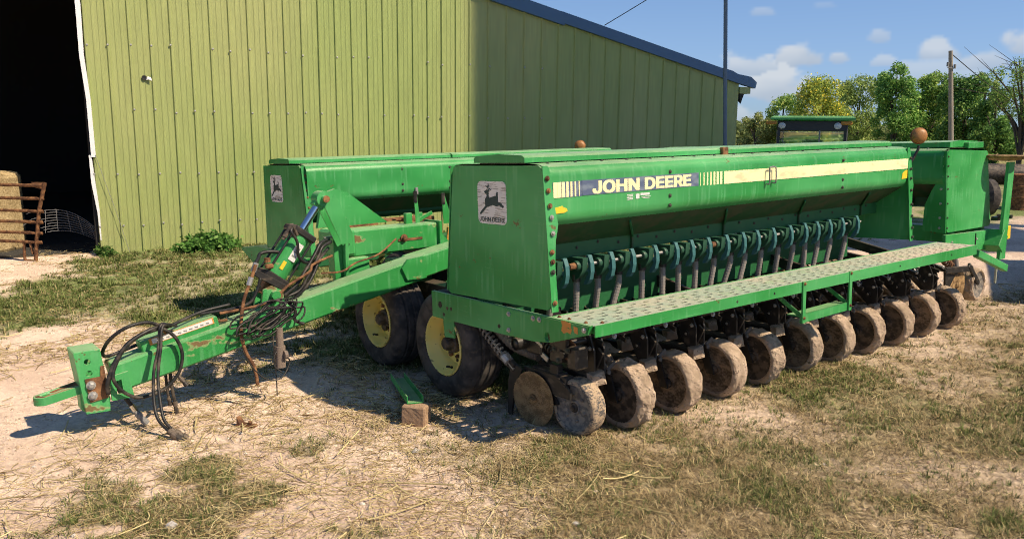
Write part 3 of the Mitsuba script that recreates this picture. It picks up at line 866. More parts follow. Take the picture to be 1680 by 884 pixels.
# ------------------------------------------------------------------ row units
WR = .192


def wheel_mesh(r, w, seed, amt, ridge=True):
    """muddy rubber gauge wheel tyre, axle along x, near face at x = 0"""
    pr = [(r * .80, .012), (r * .84, .0), (r * .92, .002), (r * .97, .012), (r, .03), (r * (1.0 if not ridge else .985), w * .36), (r * 1.005, w * .42), (r * 1.005, w * .58), (r * (.985 if ridge else 1), w * .64),
          (r, w - .03), (r * .97, w - .012), (r * .9, w), (r * .74, w - .01)]
    pr = np.array(pr); out = [pr[0]]
    for a, b in zip(pr[:-1], pr[1:]):
        m = max(1, int(np.hypot(*(b - a)) / .009))
        out += [a + (b - a) * (i + 1) / m for i in range(m)]
    v, f = lathe(np.array(out)[:, [0, 1]], 88, 'x')
    f = f[:, ::-1]
    rad = np.hypot(v[:, 1], v[:, 2]); u = np.stack([v[:, 0] * 0, v[:, 1], v[:, 2]], 1) / rad[:, None]
    q = np.stack([v[:, 0] * 1.6, v[:, 1], v[:, 2]], 1)
    nn = meshkit.fbm(q * 34 + seed * 7, 4, seed) - .42
    lump = np.clip(meshkit.fbm(q * 13 + seed * 3, 3, seed + 9) - .5, 0, 1)
    k = np.clip((rad - r * .80) / (r * .16), 0, 1)
    v = v + u * ((nn * .55 + lump * 1.2) * amt * k)[:, None]
    v[:, 0] += (nn * .25 * amt) * np.where(v[:, 0] < w / 2, -1, 1) * k
    return v, f


def plate_mesh(r, holes, w):
    """dished steel face plate inside the tyre"""
    return lathe([(0, .026), (.03, .026), (.034, .018), (.045, .018), (.05, .026), (r * .55, .026), (r * .62, .020), (r * .78, .016), (r * .82, .008), (r * .83, .02), (r * .78, .045)], 40, 'x')


tyres_p = [proto(wheel_mesh(WR, .142, s_, a), 'mat_mud', 50) for s_, a in ((1, .046), (2, .034), (3, .040), (4, .022))]
plate_p = proto((lambda m: (m[0], m[1][:, ::-1]))(plate_mesh(WR, 6, .1)), 'mat_plate', 40)
plate2_p = proto((lambda m: (m[0], m[1][:, ::-1]))(plate_mesh(WR, 6, .1)), 'mat_dusty_plate', 40)
hub_p = proto(lathe([(.03, .0), (.028, -.012), (.016, -.016), (.014, -.03), (0, -.03)], 12, 'x'), 'mat_plate', 40)
hub_p = proto((lambda m: (m[0], m[1][:, ::-1]))(lathe([(.03, .03), (.028, .014), (.016, .010), (.014, .0), (0, .0)], 12, 'x')), 'mat_plate', 40)


def disc_mesh(r):
    v, f = lathe([(0, .012), (.035, .012), (.04, .006), (r * .5, .010), (r * .9, .003), (r, -.001), (r * .9, -.004), (0, .0)], 56, 'x')
    return v, f[:, ::-1]


def disc_nib(r):
    """coulter disc: thin, slightly dished, with hub cap and rivets; notched rim"""
    v, f = disc_mesh(r)
    return v, f


disc_p = proto(disc_nib(.175), 'mat_disc', 40)
dhub_p = proto((lambda m: (m[0], m[1][:, ::-1]))(lathe([(.032, .0), (.030, -.010), (.018, -.014), (.016, -.022), (0, -.024)], 14, 'x')), 'mat_disc', 40)

SPR = None


def coil(a, b, r, wire, turns, n=5):
    a, b = np.array(a, float), np.array(b, float); d = b - a; L = np.linalg.norm(d); d /= L
    u = np.cross(d, [0, 0.3, 1.0]); u /= np.linalg.norm(u); w = np.cross(d, u)
    t = np.linspace(0, 1, int(turns * 12)); ang = t * turns * 2 * math.pi
    return tube(a + np.outer(t, d) * L + r * (np.outer(np.cos(ang), u) + np.outer(np.sin(ang), w)), wire, n)


# parts of a row unit, around the wheel axle at (0, 0, 0): x along the drill, y to its front
U = {}
U['arm'] = proto(cat([bx(-.20, -.095, .0, .46, .105, .165, .008), prism([(.46, .165), (.46, .08), (.56, .22), (.56, .34), (.50, .34)], -.19, -.175, 'yz'), prism([(.46, .165), (.46, .08), (.56, .22), (.56, .34), (.50, .34)], -.115, -.10, 'yz')]), 'mat_black')
U['arm_end'] = proto(hull([(-.205, -.006, .10), (-.09, -.006, .095), (-.205, -.004, .165), (-.11, -.004, .178), (-.20, .05, .172), (-.10, .05, .182), (-.205, .03, .098), (-.09, .03, .095), (-.14, -.02, .15)]), 'mat_mud')
U['wheel_arm'] = proto(cat([beam((-.09, .02, .13), (-.06, .04, .19), .02, .04), prism([(-.03, -.03), (.03, -.03), (.10, .14), (.04, .17)], -.030, -.018, 'yz')]), 'mat_black')
U['handle'] = proto(cat([beam((-.09, -.01, .18), (-.045, -.03, .225), .010, .022, .003), xf(lathe([(.014, 0), (.014, .01), (0, .01)], 8), fr((-.10, -.03, .175), (0, -1, 0)))]), 'mat_grey_hose')
U['clamp'] = proto(cat([prism([(-.03, .20), (.05, .18), (.11, .30), (.08, .44), (.02, .44), (-.03, .32)], -.215, -.203, 'yz'), prism([(-.03, .20), (.05, .18), (.11, .30), (.08, .44), (.02, .44), (-.03, .32)], -.135, -.123, 'yz'),
                        tube([(-.23, .04, .27), (-.11, .04, .27)], .02, 10), prism([(-.06, .30), (.0, .19), (.03, .20), (-.02, .33)], -.175, -.16, 'yz')]), 'mat_black')
CB_AT = [fr((-.217, .0, .33), (-1, 0, 0), s=1.1), fr((-.217, .04, .27), (-1, 0, 0), s=1.3), fr((-.06, -.04, .385), (0, -1, .3), s=1.4)]
U['spring'] = proto(coil((-.02, .30, .40), (-.02, .12, .22), .024, .0055, 8), 'mat_black', True)
U['spring_rod'] = proto(cat([tube([(-.02, .33, .43), (-.02, .04, .14)], .009, 7), tube([(-.02, .13, .23), (-.02, .10, .20)], .027, 10), tube([(.09, .26, .42), (.09, .02, .36)], .008, 6)]), 'mat_zinc', 30)
U['lift_link'] = proto(cat([beam((-.17, .10, .40), (-.17, -.06, .36), .012, .028, .002), beam((.08, .22, .42), (.06, -.02, .33), .012, .028, .002), beam((.02, .34, .32), (.02, .12, .12), .016, .05, .003)]), 'mat_black')
WX = [(.28, -.06), (.725, -.06), (1.185, -.06), (1.61, -.06), (2.10, -.06), (2.55, -.06), (3.01, -.06), (3.49, -.06), (3.98, -.06), (4.46, -.07)]
AR = {'arm': 'arm', 'arm_end': 'arm_end', 'wheel_arm': 'wheel_arm', 'handle': 'handle', 'clamp': 'clamp', 'spring': 'spring', 'spring_rod': 'spring_rod', 'lift_link': 'lift_link'}
urng = np.random.default_rng(12)


def rotx(a):
    M = np.eye(4); c_, s_ = math.cos(a), math.sin(a); M[1, 1], M[1, 2], M[2, 1], M[2, 2] = c_, -s_, s_, c_
    return M


def row_unit(x, y, variant, full=True, rad=1.0, yaw=0.0):
    nm = num(f'{G}__row_unit')
    M = np.eye(4); M[:3, 3] = (x - .012, y, zl(x, y, WR * rad - .006))
    Mr = MD @ M @ rotx(urng.random() * 6.28)
    S = np.diag([1, rad, rad, 1.0])
    put(nm + '__gauge_wheel', tyres_p[variant], Mr @ S); put(nm + '__wheel_plate', plate2_p if variant in (1, 3) else plate_p, Mr @ S); put(nm + '__wheel_hub', hub_p, Mr @ S)
    M2 = np.eye(4); M2[:3, 3] = (x, y, zl(x, y, WR))
    if full:
        for k in AR:
            put(nm + '__' + k, U[k], MD @ M2)
        for q in CB_AT:
            put(nm + '__clamp_bolt', bolt_zinc, MD @ M2 @ q)
    Md = np.eye(4); Md[:3, 3] = (x + .135, y + .03, zl(x + .13, y, .165))
    put(nm + '__disc', disc_p, MD @ Md)
    return nm


for i, (x, y) in enumerate(WX):
    row_unit(x, y, (0, 1, 3, 2, 3, 1, 0, 2, 1, 0)[i], rad=1.04 if i == 0 else 1.0)
for i in range(10):
    row_unit(.50 + .4575 * i, .36, i % 4)
# near end front opener: bare disc, smaller wheel, spring, corrugated tube
nm = num(f'{G}__row_unit')
M = np.eye(4); M[:3, 3] = (-.03, .0, zl(-.02, 0, .164)); tilt = np.eye(4)
a_ = math.radians(6); tilt[0, 0], tilt[0, 1], tilt[1, 0], tilt[1, 1] = math.cos(a_), -math.sin(a_), math.sin(a_), math.cos(a_)
wv, wf_ = wheel_mesh(.168, .122, 6, .006)


def f_plate2(p, n, uv):
    a = fb(p.x * 40, p.y * 40, p.z * 40, 3)
    return mx(C(.12, .115, .11), C(.25, .22, .185), ss(.35, .65, a))


def f_mud2(p, n, uv):
    a = fb(p.x * 30, p.y * 30, p.z * 30, 3); b = fb(p.x * 120, p.y * 120, p.z * 120, 2)
    return mx(C(.40, .30, .20), C(.10, .095, .09), ss(.45, .62, a * .5 + b * .5))


mat('grey_plate', princ(P_(f_plate2), .6, .4)); mat('worn_mud', princ(P_(f_mud2), .85, .2))
add(nm + '__gauge_wheel', (wv, wf_), 'mat_worn_mud', 50, MD @ M @ tilt, label='cleaner rubber wheel at the near end')
S = np.diag([1, .9, .9, 1.0])
add(nm + '__wheel_plate', xf((lambda m: (m[0], m[1][:, ::-1]))(plate_mesh(WR, 6, .1)), S), 'mat_grey_plate', 40, MD @ M @ tilt)
put(nm + '__wheel_hub', hub_p, MD @ M @ tilt)
for k in range(6):
    t = k * math.pi / 3 + .3
    add(nm + '__plate_bolt', xf(BOLT, fr((.026, .078 * math.cos(t), .078 * math.sin(t)), (-1, 0, 0), s=1.0)), 'mat_grey_plate', False, MD @ M @ tilt)
M = np.eye(4); M[:3, 3] = (-.085, .285, zl(-.085, .28, .158))
put(nm + '__disc', proto(disc_nib(.168), 'mat_disc_near', 40), MD @ M @ tilt, label='rusty brown opener disc at the near end'); put(nm + '__disc_hub', dhub_p, MD @ M @ tilt)
z0 = zl(0, .2, 0)
nn_ = nm[len(G) + 2:]
D(nn_ + '__seed_boot', prism([(.52, z0 + .02), (.49, z0 + .01), (.44, z0 + .20), (.37, z0 + .33), (.47, z0 + .36), (.51, z0 + .22)], -.10, -.085, 'yz'), 'black')
D(nn_ + '__arm', beam((-.115, .88, .52), (-.095, .44, .33), .035, .05), 'black')
D(nn_ + '__arm', cat([prism([(.40, z0 + .34), (.10, z0 + .34), (-.02, z0 + .27), (-.02, z0 + .22), (.10, z0 + .22), (.36, z0 + .24)], -.062, -.047, 'yz'), beam((.09, .22, z0 + .27), (.10, .0, z0 + .165), .03, .06), bx(-.045, .02, .08, .34, z0 + .29, z0 + .35, .005)]), 'black')
D(nn_ + '__arm_bracket', cat([bx(-.05, .0, .10, .17, z0 + .28, z0 + .40, .006), bx(-.05, .02, .03, .09, z0 + .26, z0 + .34, .006), tube([(-.06, .06, z0 + .29), (.04, .06, z0 + .29)], .018, 8)]), 'black')
D(nn_ + '__disc_scraper', prism([(.40, z0 + .33), (.22, z0 + .33), (.10, z0 + .16), (.13, z0 + .15), (.25, z0 + .26), (.38, z0 + .27)], -.05, -.035, 'yz'), 'black')
D(nn_ + '__spring', coil((-.125, .78, .575), (-.11, .50, .37), .026, .0065, 10), 'ribbed_hose', True)
D(nn_ + '__spring_rod', cat([tube([(-.125, .82, .60), (-.105, .44, .32)], .009, 7), tube([(-.112, .52, .39), (-.108, .48, .36)], .032, 12)]), 'zinc', 30)
pts = spline([(-.10, .66, .60), (-.10, .60, .55), (-.09, .46, .47), (-.07, .33, .44), (-.05, .26, .43)], 20)
D(nn_ + '__seed_tube', tube(pts, .031 + .003 * np.where(np.arange(len(pts)) % 4 < 2, 1, -1), 12), 'grey_hose', 25)
D(nn_ + '__spring', coil((-.1, .24, .60), (-.1, .07, .50), .024, .006, 8), 'black', True)
D(nn_ + '__link', cat([beam((-.12, .40, .60), (-.10, .12, .44), .012, .03, .002), beam((-.13, .30, .60), (-.12, .14, .52), .01, .02, .002)]), 'zinc')
for q in ((.05, .52), (-.06, .53), (.02, .46)):
    bolt(nn_, (-.11, q[0], q[1]), (-1, -.3, 0), 'green', 1.3)
D(nn_ + '__clamp', cat([bx(-.10, .0, -.12, -.04, .42, .55, .01), bx(-.11, .02, .0, .10, .44, .58, .01), bx(-.12, .02, .16, .30, .46, .56, .01), tube([(-.12, -.02, .50), (.05, -.02, .50)], .022, 9)]), 'black')
D(nn_ + '__clamp_plate', xf(lathe([(.06, 0), (.062, .008), (0, .008)], 16), fr((-.06, -.02, .52), (-1, -.2, 0))), 'rust')

# far centre-section opener (its wheels roll the other way)
nm = num(f'{G}__row_unit'); nn_ = nm[len(G) + 2:]
RZ = np.eye(4); RZ[:2, :2] = [[0, -1], [1, 0]]
M = np.eye(4); M[:3, 3] = (5.30, .13, .165); put(nm + '__disc', disc_p, MD @ M @ RZ); put(nm + '__disc_hub', dhub_p, MD @ M @ RZ)
M = np.eye(4); M[:3, 3] = (5.70, .08, .125)
put(nm + '__gauge_wheel', tyres_p[2], MD @ M @ RZ @ np.diag([1, .86, .86, 1.0])); add(nm + '__wheel_plate', xf((lambda m: (m[0], m[1][:, ::-1]))(plate_mesh(WR, 6, .1)), np.diag([1, .86, .86, 1.0])), 'mat_grey_plate', 40, MD @ M @ RZ)
D(nn_ + '__arm', cat([beam((4.75, .12, .42), (5.25, .12, .30), .03, .05), beam((4.95, .10, .36), (5.55, .10, .31), .03, .06), beam((5.45, .09, .36), (5.70, .09, .14), .025, .05), prism([(5.0, .38), (5.2, .40), (5.25, .30), (5.1, .16), (5.05, .02), (5.0, .02), (5.02, .2)], .12, .14, 'xz')]), 'black')
D(nn_ + '__spring', coil((4.85, .14, .56), (5.12, .13, .38), .035, .010, 8), 'rust', True)
D(nn_ + '__seed_tube', tube(spline([(5.05, .15, .6), (5.12, .15, .5), (5.25, .15, .44), (5.3, .15, .3)], 5), .035, 10), 'ribbed_hose', True)
for i in range(1, 8):
    nm = num(f'{G}__row_unit')
    for kk, (xx, hh) in enumerate(((5.30, .165), (5.70, .165))):
        M = np.eye(4); M[:3, 3] = (xx, .13 + .5 * i, zl(xx, .13 + .5 * i, .165))
        put(nm + ('__disc' if kk == 0 else '__gauge_wheel'), disc_p if kk == 0 else tyres_p[i % 4], MD @ M @ RZ @ (np.eye(4) if kk == 0 else np.diag([1, .86, .86, 1.0])))
D('hitch_box', bx(2.2, 3.1, .9, 1.5, .25, .60, .03), 'rim', label='dusty tan and yellow casting under the far end')

# ------------------------------------------------------------------ transport wheels
def big_tyre(r=.362, w=.27):
    pr = np.array([(.205, .02), (.225, .005), (.28, -.008), (.325, .0), (.348, .018), (.358, .045), (.362, .06), (.354, .068), (.354, .078), (.364, .086), (.364, .118), (.356, .124), (.356, .136), (.364, .142), (.364, .178), (.354, .186), (.354, .196), (.362, .204),
                   (.356, .225), (.345, .25), (.32, .268), (.28, .275), (.225, .262), (.205, .25)])
    v, f = lathe(pr, 72, 'x'); return v, f[:, ::-1]


def big_rim():
    v, f = lathe([(.202, .25), (.207, .02), (.212, .006), (.205, .0), (.198, .006), (.192, .03), (.185, .05), (.168, .075), (.160, .10), (.158, .125), (.12, .118), (.075, .10), (.07, .10), (0, .10)][::-1], 48, 'x')
    return v, f


tyre_p = proto(big_tyre(), 'mat_tyre', 40); rim_p = proto(big_rim(), 'mat_rim', 40)
bhub_p = proto((lambda m: (m[0], m[1][:, ::-1]))(lathe([(.072, .105), (.068, .07), (.05, .062), (.046, .03), (.036, .018), (0, .016)], 20, 'x')), 'mat_plate', 40)
lug_p = proto((lambda m: (m[0], m[1][:, ::-1]))(lathe([(.013, .105), (.013, .085), (.008, .08), (0, .08)], 6, 'x')), 'mat_rust')
valve_p = proto(tube([(.06, 0, .165), (.035, 0, .155), (.015, 0, .15)], .008, 6), 'mat_hose')
hole_p = proto((lambda m: (m[0], m[1][:, ::-1]))(lathe([(.012, .113), (.012, .108), (0, .108)], 10, 'x')), 'mat_hose')


def big_wheel(x, y, z=None, spin=0.0, lean=0.0, key='transport_wheel'):
    nm = num(f'{G}__{key}')
    M = np.eye(4); M[:3, 3] = (x, y, zl(x, y, .357) if z is None else z)
    M = MD @ M @ rotx(spin)
    put(nm + '__tyre', tyre_p, M); put(nm + '__rim', rim_p, M); put(nm + '__hub', bhub_p, M); put(nm + '__valve', valve_p, M @ rotx(2.6))
    for k in range(8):
        a = k * math.pi / 4
        Q = np.eye(4); Q[:3, 3] = (0, .098 * math.cos(a), .098 * math.sin(a)); put(nm + '__wheel_nut', lug_p, M @ Q)
        Q[:3, 3] = (.006, .128 * math.cos(a + .39), .128 * math.sin(a + .39)); put(nm + '__rim_hole', hole_p, M @ Q)


big_wheel(-.225, 1.055, spin=.4)
big_wheel(-.215, 1.985, spin=1.1)
big_wheel(.40, 1.60, spin=.2)
big_wheel(.40, 2.75, spin=.2)
big_wheel(1.0, 3.6, spin=.7)
D('wheel_beam', cat([beam((.0, .9, .40), (.0, 2.2, .36), .10, .12), tube([(-.15, 1.055, .37), (.5, 1.055, .37)], .035, 12), tube([(-.15, 1.985, .35), (.5, 1.985, .35)], .035, 12), beam((.1, 1.5, .40), (.25, 1.5, .75), .10, .14)]), 'black')
D('lift_arm', cat([beam((.05, .75, .62), (-.05, 1.3, .50), .05, .10), beam((.2, .4, .60), (.2, 2.9, .62), .12, .12)]), 'black')

# ------------------------------------------------------------------ centre frame, tongue, hitch
D('cross_frame__beam', bx(-.30, .49, 2.10, 2.32, .885, 1.085, .012), 'tongue_green', label='upper lit beam with rust streaks')
D('cross_frame__sleeve', bx(-.475, -.30, 2.06, 2.34, .90, 1.10, .02), 'green')
D('cross_frame__end_plate', bx(.45, .475, 2.07, 2.34, .86, 1.10, .003), 'green')
D('cross_frame__end_plate', prism([(.475, .88), (.62, .88), (.52, .99)], 2.15, 2.165, 'xz'), 'green')
D('cross_frame__gusset', prism([(-.46, 1.10), (.14, 1.10), (-.20, 1.36), (-.30, 1.39), (-.40, 1.36)], 2.36, 2.40, 'xz'), 'green')
D('cross_frame__lower_beam', bx(-.40, -.20, 2.05, 2.35, .73, .885, .01), 'tongue_green')
D('cross_frame__lower_beam', bx(-.15, .75, 2.25, 2.5, .55, .72, .01), 'green')
D('cross_frame__upright', bx(-.52, -.455, 1.98, 2.0, .70, 1.22, .003), 'green')
D('cross_frame__upright', prism([(1.92, 1.20), (2.05, 1.22), (2.2, .9), (2.15, .70), (1.95, .70), (1.92, 1.0)], -.455, -.43, 'yz'), 'green')
D('cross_frame__upright_lip', hull([(-.60, 1.95, 1.075), (-.44, 1.95, 1.08), (-.58, 2.02, 1.07), (-.44, 2.04, 1.075), (-.60, 1.95, 1.065), (-.44, 1.95, 1.06)]), 'zinc')
add(f'{G}__cross_frame__hole', lathe([(.015, 0), (.015, .002), (0, .002)], 12), 'mat_hose', False, MD @ fr((-.37, 2.06, .99), (0, -1, 0)))
D('cross_frame__bolt_plate', bx(.08, .30, 2.093, 2.10, .967, .985), 'rust')
bolt('cross_frame', (.13, 2.092, .99), (0, -1, 0), 'rust', 2.4)
D('cross_frame__top_plates', cat([bx(-.25, .05, 2.35, 2.5, 1.085, 1.10), bx(.0, .35, 2.4, 2.55, 1.10, 1.115), bx(.30, .55, 2.3, 2.5, 1.085, 1.12)]), 'rust')
D('cross_frame__long_beam', bx(.2, 5.2, 2.35, 2.55, .60, .78, .01), 'green')
D('cross_frame__pillar', beam((.55, 2.1, .75), (.55, 2.9, .75), .16, .3, .01), 'black')
for i, (x, zt, zb_) in enumerate(((.32, 1.34, 1.08), (.585, 1.31, 1.06))):
    nm = num('lever')
    D(nm + '__bar', hull([(x - .012, 2.2, zt - .02), (x + .012, 2.2, zt - .02), (x - .012 + (0 if i == 0 else -.0), 2.2, zb_), (x + .03 + .05 * i, 2.2, zb_), (x - .012, 2.215, zt - .02), (x + .03 + .05 * i, 2.215, zb_)]), 'green')
    D(nm + '__grip', tube([(x, 2.207, zt - .09), (x, 2.207, zt + .0)], .016, 8), 'hose', 30)
D('lever__linkage', cat([beam((.33, 2.22, 1.10), (.48, 2.22, 1.16), .012, .03), bx(.22, .28, 2.2, 2.24, 1.08, 1.17, .004), bx(.40, .44, 2.3, 2.34, 1.08, 1.16, .004)]), 'green')
D('latch', hull([(.60, 2.17, 1.03), (.64, 2.17, 1.03), (.58, 2.17, .91), (.62, 2.17, .89), (.60, 2.2, 1.03), (.62, 2.2, .89)]), 'orange', label='rust coloured latch handle')

TG = 'tongue'
ta, tb = np.array([.05, 1.76, .81]), np.array([-2.09, 1.76, .405])
D(TG + '__beam', beam(ta, tb, .20, .170, .012), 'tongue_green', label='long sloping tongue beam with rust patches')
D(TG + '__beam', beam((.02, 1.82, .80), (.62, 2.05, .84), .18, .17, .01), 'green')
hexp = [(-.16, .83), (-.11, .89), (.02, .90), (.06, .83), (.02, .735), (-.12, .74)]
D(TG + '__gusset', prism(hexp, 1.640, 1.657, 'xz'), 'tongue_green')
tl = (tb - ta) / np.linalg.norm(tb - ta)
D(TG + '__hose_channel', beam((-1.46, 1.77, .640), (-1.92, 1.77, .553), .13, .075, .006), 'tongue_green')
D(TG + '__warning_label', beam((-1.50, 1.702, .650), (-1.86, 1.702, .582), .003, .030, .0), 'white_label', label='white safety label with orange edge')
D(TG + '__warning_label', beam((-1.49, 1.7035, .652), (-1.875, 1.7035, .579), .003, .038, .0), 'orange')
for k in range(9):
    a = -1.54 - k * .034
    D(TG + '__label_print', bx(a, a + .02, 1.699, 1.702, .637 + (a + 1.54) * .19, .645 + (a + 1.54) * .19), 'light_grey')
HP = 'hitch'
D(HP + '__upright_plate', prism(Polygon([(-2.285, .597), (-2.252, .235), (-2.132, .228), (-2.125, .30), (-2.149, .584)]).difference(Point(-2.222, .536).buffer(.017)).difference(Point(-2.219, .468).buffer(.017)), 1.655, 1.675, 'xz'), 'tongue_green')
D(HP + '__upright_plate', prism([(-2.285, .597), (-2.252, .235), (-2.132, .228), (-2.149, .584)], 1.835, 1.855, 'xz'), 'tongue_green')
D(HP + '__front_plate', hull([(-2.287, y, .598) for y in (1.655, 1.855)] + [(-2.254, y, .235) for y in (1.655, 1.855)] + [(-2.270, y, .598) for y in (1.655, 1.855)] + [(-2.237, y, .235) for y in (1.655, 1.855)]), 'tongue_green')
D(HP + '__top_plate', bx(-2.285, -2.15, 1.655, 1.855, .585, .60, .003), 'tongue_green')
D(HP + '__wear_plate', prism([(-2.245, .44), (-2.165, .44), (-2.158, .50), (-2.14, .50), (-2.135, .31), (-2.23, .30)], 1.647, 1.655, 'xz'), 'rust')
for q in ((-2.218, .401), (-2.215, .339)):
    bolt(HP, (q[0], 1.646, q[1]), (0, -1, 0), 'zinc', 2.0)
D(HP + '__side_plate', prism(Polygon([(-2.12, .43), (-2.02, .445), (-2.0, .285), (-2.12, .29)]).difference(Polygon([(-2.09, .40), (-2.06, .405), (-2.055, .32), (-2.09, .32)])), 1.635, 1.655, 'xz'), 'tongue_green')
cl = unary_union([Point(-2.44, 1.76).buffer(.055, 8), Polygon([(-2.44, 1.705), (-2.22, 1.69), (-2.22, 1.83), (-2.44, 1.815)])]).difference(Point(-2.43, 1.76).buffer(.02))
v, f = arr(prism(cl, 0, .045, 'xy')); v = v.copy(); v[:, 2] += .318 + .25 * np.clip(v[:, 0] + 2.38, 0, 1) + .0
D(HP + '__clevis_tongue', (v, f), 'tongue_green'); 
v2, f2 = arr(prism(cl.buffer(-.012), .045, .047, 'xy')); v2 = v2.copy(); v2[:, 2] += .318 + .25 * np.clip(v2[:, 0] + 2.38, 0, 1)
D(HP + '__clevis_wear', (v2, f2), 'rust')
D(HP + '__clevis_block', bx(-2.27, -2.2, 1.70, 1.82, .24, .43, .01), 'green')

HC = 'hydraulic_cylinder'
a, b = np.array([-1.04, 1.83, .86]), np.array([-.835, 1.83, 1.125])
d = (b - a) / np.linalg.norm(b - a)
D(HC + '__barrel', tube([a, b], .080, 20), 'tongue_green', 40)
D(HC + '__end_cap', beam(a - d * .03, a + d * .015, .18, .18, .008), 'black'); D(HC + '__end_cap', beam(b - d * .015, b + d * .03, .18, .18, .008), 'black')
for s_ in ((-.075, -.075), (.075, -.075), (.075, .075), (-.075, .075)):
    u = np.cross(d, (0, 1, 0)); D(HC + '__tie_rod', tube([a + u * s_[0] + np.array([0, s_[1], 0]), b + u * s_[0] + np.array([0, s_[1], 0])], .008, 6), 'black', True)
D(HC + '__rod', tube([b + d * .02, b + d * .26], .027, 16), 'chrome', 40, label='shiny steel piston rod')
e = b + d * .29
D(HC + '__rod_eye', cat([tube([e + (0, -.05, 0), e + (0, .05, 0)], .055, 16), tube([e + (0, -.075, 0), e + (0, .075, 0)], .026, 12), beam(e - d * .07, e, .06, .08)]), 'green', 40)
D(HC + '__pin', tube([e + (0, -.085, 0), e + (0, -.05, 0)], .024, 12), 'rust', 40)
D(HC + '__anchor', cat([hull([(e[0] + .0, 1.78, e[2] - .06), (e[0] + .08, 1.78, e[2] + .03), (e[0] + .20, 1.79, 1.10), (e[0] + .12, 1.79, 1.02), (e[0] + .0, 1.795, e[2] - .06), (e[0] + .20, 1.80, 1.10)]), hull([(e[0], 1.90, e[2] - .06), (e[0] + .08, 1.90, e[2] + .03), (e[0] + .26, 1.92, 1.06), (e[0] + .14, 1.92, 1.0), (e[0], 1.915, e[2] - .06), (e[0] + .26, 1.935, 1.06)])]), 'green')
D(HC + '__base_lug', cat([prism([(-1.20, .60), (-1.02, .64), (-1.03, .78), (-1.10, .82), (-1.16, .80)], 1.70, 1.72, 'xz'), prism([(-1.20, .60), (-1.02, .64), (-1.03, .78), (-1.10, .82), (-1.16, .80)], 1.82, 1.84, 'xz'), tube([(-1.09, 1.66, .76), (-1.09, 1.86, .76)], .03, 12)]), 'tongue_green')
D(HC + '__base_clevis', beam(a - d * .14, a - d * .02, .08, .08), 'rust')
n_ = np.cross(d, (0, 1, 0))
lb = a + d * .20 + np.array([0, -.062, 0])
D(HC + '__label', beam(a + d * .14 + np.array([.012, -.0815, -.008]), a + d * .27 + np.array([.012, -.0815, -.008]), .004, .05, 0), 'white_label')
D(HC + '__label', beam(a + d * .06 + np.array([-.012, -.0812, .008]), a + d * .12 + np.array([-.012, -.0812, .008]), .003, .025, 0), 'yellow')
for k in range(3):
    D(HC + '__label_print', beam(a + d * (.17 + .03 * k) + np.array([.012, -.0848, -.008]), a + d * (.18 + .03 * k) + np.array([.012, -.0848, -.008]), .002, .03, 0), 'light_grey')
D(HC + '__fitting', cat([tube(spline([(-.884, 1.76, 1.13), (-.905, 1.75, 1.18), (-.92, 1.75, 1.195), (-.945, 1.75, 1.16), (-.975, 1.75, 1.125)], 4), .017, 8), tube([(-.945, 1.75, 1.158), (-.985, 1.75, 1.11)], .012, 7)]), 'plate', 30)
D(HC + '__bracket_bar', beam((-1.19, 1.74, .915), (-.99, 1.74, .78), .02, .045), 'black')

